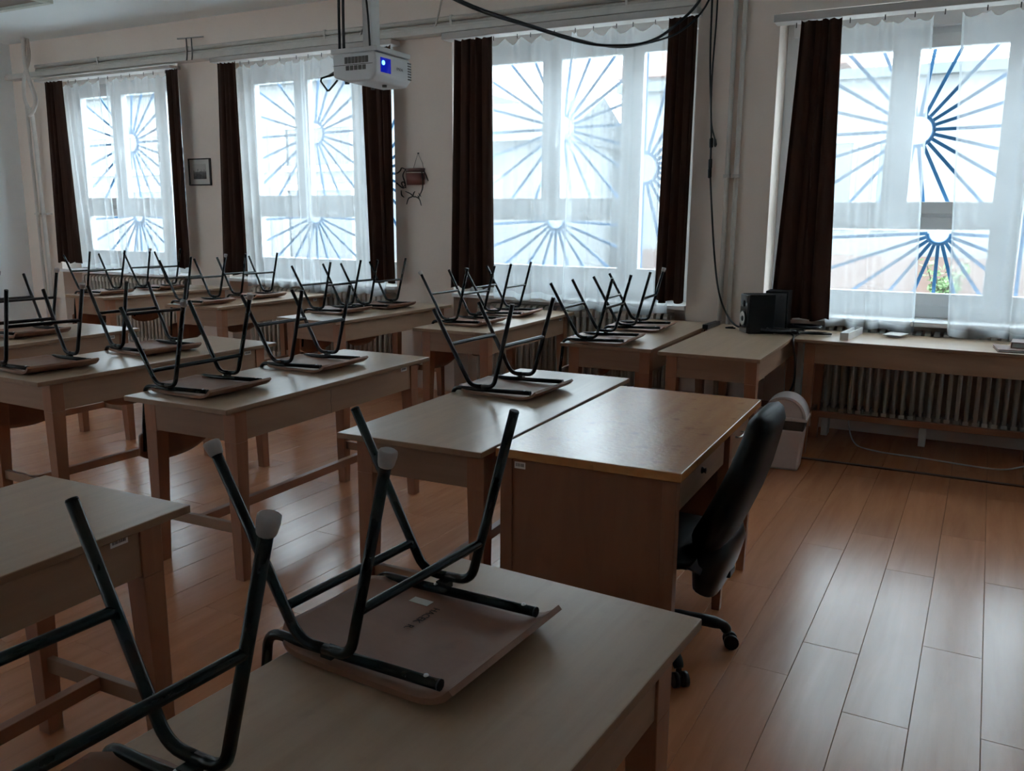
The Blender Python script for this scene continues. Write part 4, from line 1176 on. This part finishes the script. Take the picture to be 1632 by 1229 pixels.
ps = tag(empty('power_strip', (-1.585, 6.0, DH + 0.004), math.radians(-3)), 'dark power strip lying in the gap between the two joined desks', 'power strip')
MB().box(-0.020, 0.020, -0.14, 0.14, 0.0, 0.030).build('strip_body', 'black_plastic', ps, bevel=0.004)
for k in range(4): MB().lathe([(0.014, 0.0), (0.014, 0.0015), (0.011, -0.002), (0.0001, -0.002)], 12, (0, -0.10 + 0.06 * k, 0.0305)).build('socket', 'hook_dark', ps)
rk = random.Random(9)
LBL = ['tangled black cable lying in the cable heap behind the loudspeakers', 'black cable looping over the radiator table from the cable heap', 'short black plug cable in the heap beside the front loudspeaker', 'thick black cable coil at the foot of the slanting drape']
for k in range(4):
    c = ((-1.07, 5.93), (-1.02, 6.00), (-1.10, 5.86), (-0.98, 6.08))[k]
    pts = []
    for i in range(18 if k != 1 else 9):
        a = i * 1.1 + k
        pts.append((c[0] + 0.115 * math.cos(a) * rk.uniform(0.4, 1.3) + (0.02 * i if k == 1 else 0), c[1] + 0.07 * math.sin(a) * rk.uniform(0.4, 1.2) - (0.015 * i if k == 1 else 0), DH + 0.006 + 0.009 * k + rk.uniform(0, 0.012) * (k != 1)))
    tag(MB().tube(smooth_path(pts, 6), 0.007 if k < 3 else 0.009, 6).build('cable', 'cable_black'), LBL[k], 'cable')
tag(MB().tube(smooth_path([(-1.07, 5.90, DH + 0.012), (-0.99, 5.80, DH + 0.012), (-0.962, 5.66, DH - 0.02), (-0.935, 5.63, 0.60), (-0.95, 5.66, 0.45), (-1.04, 5.72, 0.30), (-1.06, 5.75, 0.05), (-1.05, 5.85, 0.006)], 8), 0.007, 7).build('cable', 'cable_black'), 'black cable drooping from the table corner down behind the waste bin', 'cable')
tag(MB().tube(smooth_path([(-0.66, 6.24, 0.50), (-0.66, 6.235, 0.20), (-0.60, 6.15, 0.02), (-0.45, 6.02, 0.006), (-0.15, 5.98, 0.006), (0.15, 5.93, 0.006), (0.30, 5.95, 0.006), (0.42, 6.10, 0.006)], 8), 0.005, 6).build('cable', 'cable_white'), 'thin white cable trailing along the floor under the radiator', 'cable')

# ------------------------------------------------------------------ dangling cables on the pillar, sagging cable across the window
tag(MB().tube(smooth_path([(-1.775, 6.28, 3.33), (-1.772, 6.28, 3.0), (-1.765, 6.28, 2.6), (-1.735, 6.285, 2.15), (-1.731, 6.28, 2.05)], 6), 0.007, 7).build('cable', 'cable_black'), 'black cable hanging down the pillar to the inline plugs', 'cable')
c2 = tag(empty('plug_cable', (-1.70, 6.28, 2.0)), 'second black cable on the pillar ending in a free plug', 'cable')
wpart(MB().tube(smooth_path([(-1.735, 6.28, 3.33), (-1.735, 6.28, 2.9), (-1.745, 6.275, 2.5), (-1.735, 6.275, 2.2), (-1.700, 6.275, 2.06)], 6), 0.006, 7), 'cord', 'cable_black', c2)
wpart(MB().tube([(-1.702, 6.275, 2.07), (-1.697, 6.275, 2.03), (-1.697, 6.275, 2.015)], [0.010, 0.012, 0.006], 8), 'plug', 'cable_black', c2)
c3 = tag(empty('extension_lead', (-1.72, 6.28, 1.9)), 'black lead running from inline plugs down the pillar to the loudspeakers', 'cable')
for z in (2.045, 1.90, 1.835):
    wpart(MB().tube([(-1.731, 6.28, z + 0.035), (-1.729, 6.28, z + 0.03), (-1.727, 6.28, z - 0.03), (-1.726, 6.28, z - 0.035)], [0.007, 0.014, 0.014, 0.007], 8), 'plug', 'black_plastic', c3)
wpart(MB().tube(smooth_path([(-1.731, 6.28, 2.06), (-1.728, 6.28, 1.95), (-1.724, 6.28, 1.83), (-1.70, 6.27, 1.6), (-1.665, 6.27, 1.28), (-1.62, 6.26, 1.02), (-1.55, 6.22, 0.86), (-1.45, 6.10, 0.782), (-1.36, 5.99, 0.775), (-1.27, 5.965, 0.79)], 6), 0.007, 7), 'cord', 'cable_black', c3)
SW = [(-3.95, 5.30, 3.348), (-3.30, 5.42, 2.97), (-2.84, 5.60, 2.80), (-2.50, 5.75, 2.695), (-2.30, 5.84, 2.675), (-2.12, 5.95, 2.70), (-1.98, 6.06, 2.80), (-1.80, 6.13, 3.00), (-1.72, 6.17, 3.34)]
tag(MB().tube(smooth_path(SW, 6), 0.010, 8).build('cable', 'cable_black'), 'thick black cable sagging from the ceiling in front of the window', 'cable')
SW2 = [(-3.95, 5.36, 3.350), (-3.30, 5.435, 2.985), (-2.84, 5.615, 2.812), (-2.50, 5.76, 2.705), (-2.28, 5.86, 2.665), (-2.06, 6.0, 2.715), (-1.90, 6.10, 2.80), (-1.76, 6.16, 2.98), (-1.68, 6.19, 3.34)]
tag(MB().tube(smooth_path(SW2, 6), 0.007, 8).build('cable', 'cable_black'), 'thinner black cable sagging together with the thick ceiling cable', 'cable')

# ------------------------------------------------------------------ projector on its ceiling pole
pj = tag(empty('projector', (-3.118, 4.17, 2.245)), 'white ceiling projector with a lit blue lens and side vents', 'projector')
D2, W2, H2 = 0.147, 0.17, 0.155
bd = MB()
pl = [(-D2, 0.03), (-D2, H2), (D2 - 0.012, H2), (D2, H2 - 0.02), (D2, 0.035), (D2 - 0.035, 0.0), (-D2 + 0.10, 0.0)]
bd.prism(pl, 1, -W2, W2)
body = bd.build('housing', 'projector_white', pj, bevel=0.010)
for sy in (-1,):
    v1, v2 = MB(), MB()
    for i in range(7): v1.box(-0.062 + i * 0.0235, -0.043 + i * 0.0235, -W2 - 0.0025, -W2 + 0.001, 0.098, 0.132)
    for i in range(5): v2.box(-0.055 + i * 0.0285, -0.033 + i * 0.0285, -W2 - 0.0025, -W2 + 0.001, 0.062, 0.086)
    v1.build('vent', 'vent_dark', pj); v2.build('vent', 'vent_dark', pj)
    MB().box(-D2 - 0.001, D2 - 0.02, -W2 - 0.0012, -W2 + 0.001, 0.0895, 0.0925).build('case_seam', 'vent_dark', pj)
lp = MB().box(D2 - 0.002, D2 + 0.003, -0.125, -0.030, 0.050, 0.128).build('lens_window', 'lens_blue', pj, bevel=0.008)
MB().lathe([(0.012, 0.0), (0.012, 0.003), (0.0001, 0.005)], 20, (D2 + 0.003, -0.103, 0.100), axis=0).build('lens', 'lens_spot', lp)
v3 = MB()
for i in range(7): v3.box(D2 - 0.004, D2 + 0.002, 0.135, 0.168, 0.040 + i * 0.0145, 0.048 + i * 0.0145)
v3.build('vent', 'vent_dark', pj)
text_part('EPSON', 0.020, 'vent_dark', pj, (D2 + 0.0012, 0.055, 0.085), (PI / 2, 0, PI / 2), 'lettering')
for sx, sy in ((-0.09, -0.12), (-0.09, 0.12), (0.08, 0.0)):
    MB().tube([(sx, sy, 0.01 if sx > 0 else 0.022), (sx, sy, -0.012 if sx > 0 else 0.0)], 0.014, 10).build('foot', 'vent_dark', pj)
MB().box(-D2 - 0.03, D2 - 0.005, -W2 + 0.02, W2 + 0.0, H2 + 0.004, H2 + 0.030).build('mount_plate', 'mount_white', pj, bevel=0.003)
MB().box(-0.03, 0.03, -0.045, 0.035, H2 + 0.028, 3.362 - 2.245).build('ceiling_pole', 'mount_white', pj, bevel=0.003)
MB().box(-0.09, 0.09, -0.09, 0.09, 3.345 - 2.245, 3.362 - 2.245).build('ceiling_plate', 'mount_white', pj)
for k, (dx, lab) in enumerate(((0.0, 'thick black projector cable dropping from the ceiling to the projector'), (0.03, 'second black projector cable dropping beside the thick one'))):
    tag(MB().tube(smooth_path([(-3.22 + dx, 4.03, 3.36), (-3.225 + dx, 4.03, 3.0), (-3.235 + dx, 4.03, 2.65), (-3.245 + dx, 4.04, 2.430)], 6), 0.008, 7).build('cable', 'cable_black'), lab, 'cable')
tag(MB().tube(smooth_path([(-3.115, 4.105, 3.36), (-3.120, 4.10, 2.95), (-3.105, 4.095, 2.78), (-3.082, 4.09, 2.60), (-3.080, 4.10, 2.420)], 6), 0.006, 7).build('cable', 'cable_black'), 'black cable running down the white projector pole', 'cable')
lo_ = tag(empty('loop_cable', (-3.3, 4.05, 2.30)), 'short black plug with a looped lead at the projector rear', 'cable')
wpart(MB().tube([(-3.262, 4.06, 2.315), (-3.29, 4.05, 2.310), (-3.33, 4.04, 2.295)], [0.012, 0.012, 0.007], 8), 'plug', 'cable_black', lo_)
wpart(MB().tube([(-3.31, 4.045, 2.302), (-3.375, 4.03, 2.283), (-3.38, 4.03, 2.268), (-3.335, 4.03, 2.215), (-3.322, 4.03, 2.215), (-3.268, 4.04, 2.268)], 0.006, 7), 'cord', 'cable_black', lo_)

# ------------------------------------------------------------------ ceiling lamp, picture, hanging pot
la = tag(empty('ceiling_lamp', (-7.9, 4.62, ZC)), 'unlit box ceiling lamp with pale frame near the side wall', 'lamp')
b = MB()
x0, x1, y0, y1 = -0.95, 1.05, -0.26, 0.25
b.box(x0, x1, y1 - 0.05, y1, -0.16, -0.06).box(x0, x1, y0, y0 + 0.05, -0.16, -0.06).box(x0, x0 + 0.05, y0 + 0.05, y1 - 0.05, -0.16, -0.06).box(x1 - 0.05, x1, y0 + 0.05, y1 - 0.05, -0.16, -0.06)
b.build('lamp_frame', 'lamp_frame', la, bevel=0.004)
MB().box(x0 + 0.045, x1 - 0.045, y0 + 0.045, y1 - 0.045, -0.135, -0.125).build('diffuser', 'lamp_diffuser', la)
MB().box(x0 + 0.05, x1 - 0.05, y0 + 0.06, y1 - 0.06, -0.10, 0.004).build('housing', 'lamp_frame', la)
pf = tag(empty('picture_frame', (-6.865, YW, 1.80)), 'small black-framed grey landscape print on the wall pillar', 'picture')
b = MB(); ring(b, -0.15, 0.15, 0.0, 0.262, 0.012, -0.022, 0.004); b.build('frame', 'frame_black', pf, bevel=0.002)
MB().box(-0.139, 0.139, -0.010, -0.004, 0.011, 0.251).build('mat', 'mat_board', pf)
MB().box(-0.088, 0.088, -0.0125, -0.0095, 0.062, 0.208).build('print', 'landscape_print', pf)
hp = tag(empty('hanging_pot', (-4.292, YW, 1.78)), 'reddish clay pot with trailing dry plant hanging from a nail', 'plant pot')
b = MB()
half = lambda r, n=10: [(r * math.cos(PI + PI * i / n), 0.62 * r * math.sin(PI + PI * i / n) - 0.004) for i in range(n + 1)]
for (z0, z1, ra, rb, m_, nm) in ((0.0, 0.098, 0.088, 0.094, 'clay', 'pot'), (0.098, 0.104, 0.0955, 0.0955, 'mat_board', 'glaze_band'), (0.104, 0.138, 0.094, 0.098, 'clay_dark', 'pot_rim')):
    lo_v, hi_v = half(ra), half(rb)
    q = MB(); n = len(lo_v)
    q.add([(x, y, z0) for x, y in lo_v] + [(x, y, z1) for x, y in hi_v], [(i, i + 1, n + i + 1, n + i) for i in range(n - 1)], True)
    q.f.append(tuple(range(n))); q.s.append(False); q.f.append(tuple(range(n, 2 * n))); q.s.append(False)
    q.f.append((0, n - 1, 2 * n - 1, n)); q.s.append(False)
    q.build(nm, m_, hp)
MB().tube([(0.03, 0.004, 0.262), (0.03, -0.012, 0.262)], 0.006, 8).build('nail', 'hook_dark', hp)
MB().tube([(-0.012, -0.02, 0.137), (0.028, -0.008, 0.262), (0.075, -0.01, 0.18), (0.088, -0.012, 0.12)], 0.0022, 5).build('string', 'string', hp)
stems = [[(-0.085, -0.03, 0.13), (-0.12, -0.04, 0.142), (-0.135, -0.04, 0.12), (-0.165, -0.04, 0.10), (-0.19, -0.035, 0.10)],
         [(-0.088, -0.03, 0.13), (-0.105, -0.045, 0.08), (-0.085, -0.045, 0.02), (-0.075, -0.045, -0.03)],
         [(0.08, -0.04, 0.13), (0.098, -0.045, 0.06), (0.098, -0.045, -0.01), (0.088, -0.045, -0.05), (0.055, -0.045, -0.105)],
         [(-0.075, -0.045, -0.02), (-0.11, -0.045, -0.025), (-0.15, -0.045, 0.0), (-0.175, -0.04, 0.02)],
         [(-0.10, -0.045, -0.03), (-0.12, -0.045, 0.015), (-0.095, -0.045, 0.022), (-0.08, -0.045, -0.01)],
         [(-0.085, -0.04, -0.055), (-0.03, -0.045, -0.075), (0.005, -0.045, -0.10), (0.02, -0.045, -0.10), (0.06, -0.045, -0.12), (0.078, -0.04, -0.175)],
         [(-0.075, -0.04, -0.165), (-0.05, -0.045, -0.115), (-0.01, -0.045, -0.098), (0.005, -0.045, -0.07), (0.015, -0.04, -0.055)],
         [(-0.13, -0.04, -0.045), (-0.125, -0.04, -0.085), (-0.10, -0.04, -0.105)],
         [(0.10, -0.03, 0.12), (0.125, -0.035, 0.08), (0.145, -0.03, 0.03)]]
for k, pts in enumerate(stems):
    n = len(smooth_path(pts, 5))
    MB().tube(smooth_path(pts, 5), [0.0035 + 0.0025 * math.sin(PI * i / (n - 1)) for i in range(n)], 6).build('stem', 'stem', hp)
for (x, z, a, l) in ((0.068, -0.085, -0.9, 0.05), (0.055, -0.10, -0.9, 0.04), (-0.165, 0.01, 2.4, 0.035), (-0.05, -0.065, -0.4, 0.035), (-0.09, -0.01, 0.5, 0.035), (-0.165, 0.102, 0.3, 0.025)):
    dx, dz = math.cos(a) * l / 2, math.sin(a) * l / 2
    q = MB().add([(x - dx, -0.045, z - dz), (x - dz * .3, -0.052, z + dx * .3), (x + dx, -0.045, z + dz), (x + dz * .3, -0.052, z - dx * .3), (x, -0.038, z)], [(0, 1, 2, 3), (1, 0, 4), (2, 1, 4), (3, 2, 4), (0, 3, 4)])
    q.build('leaf', 'stem', hp)
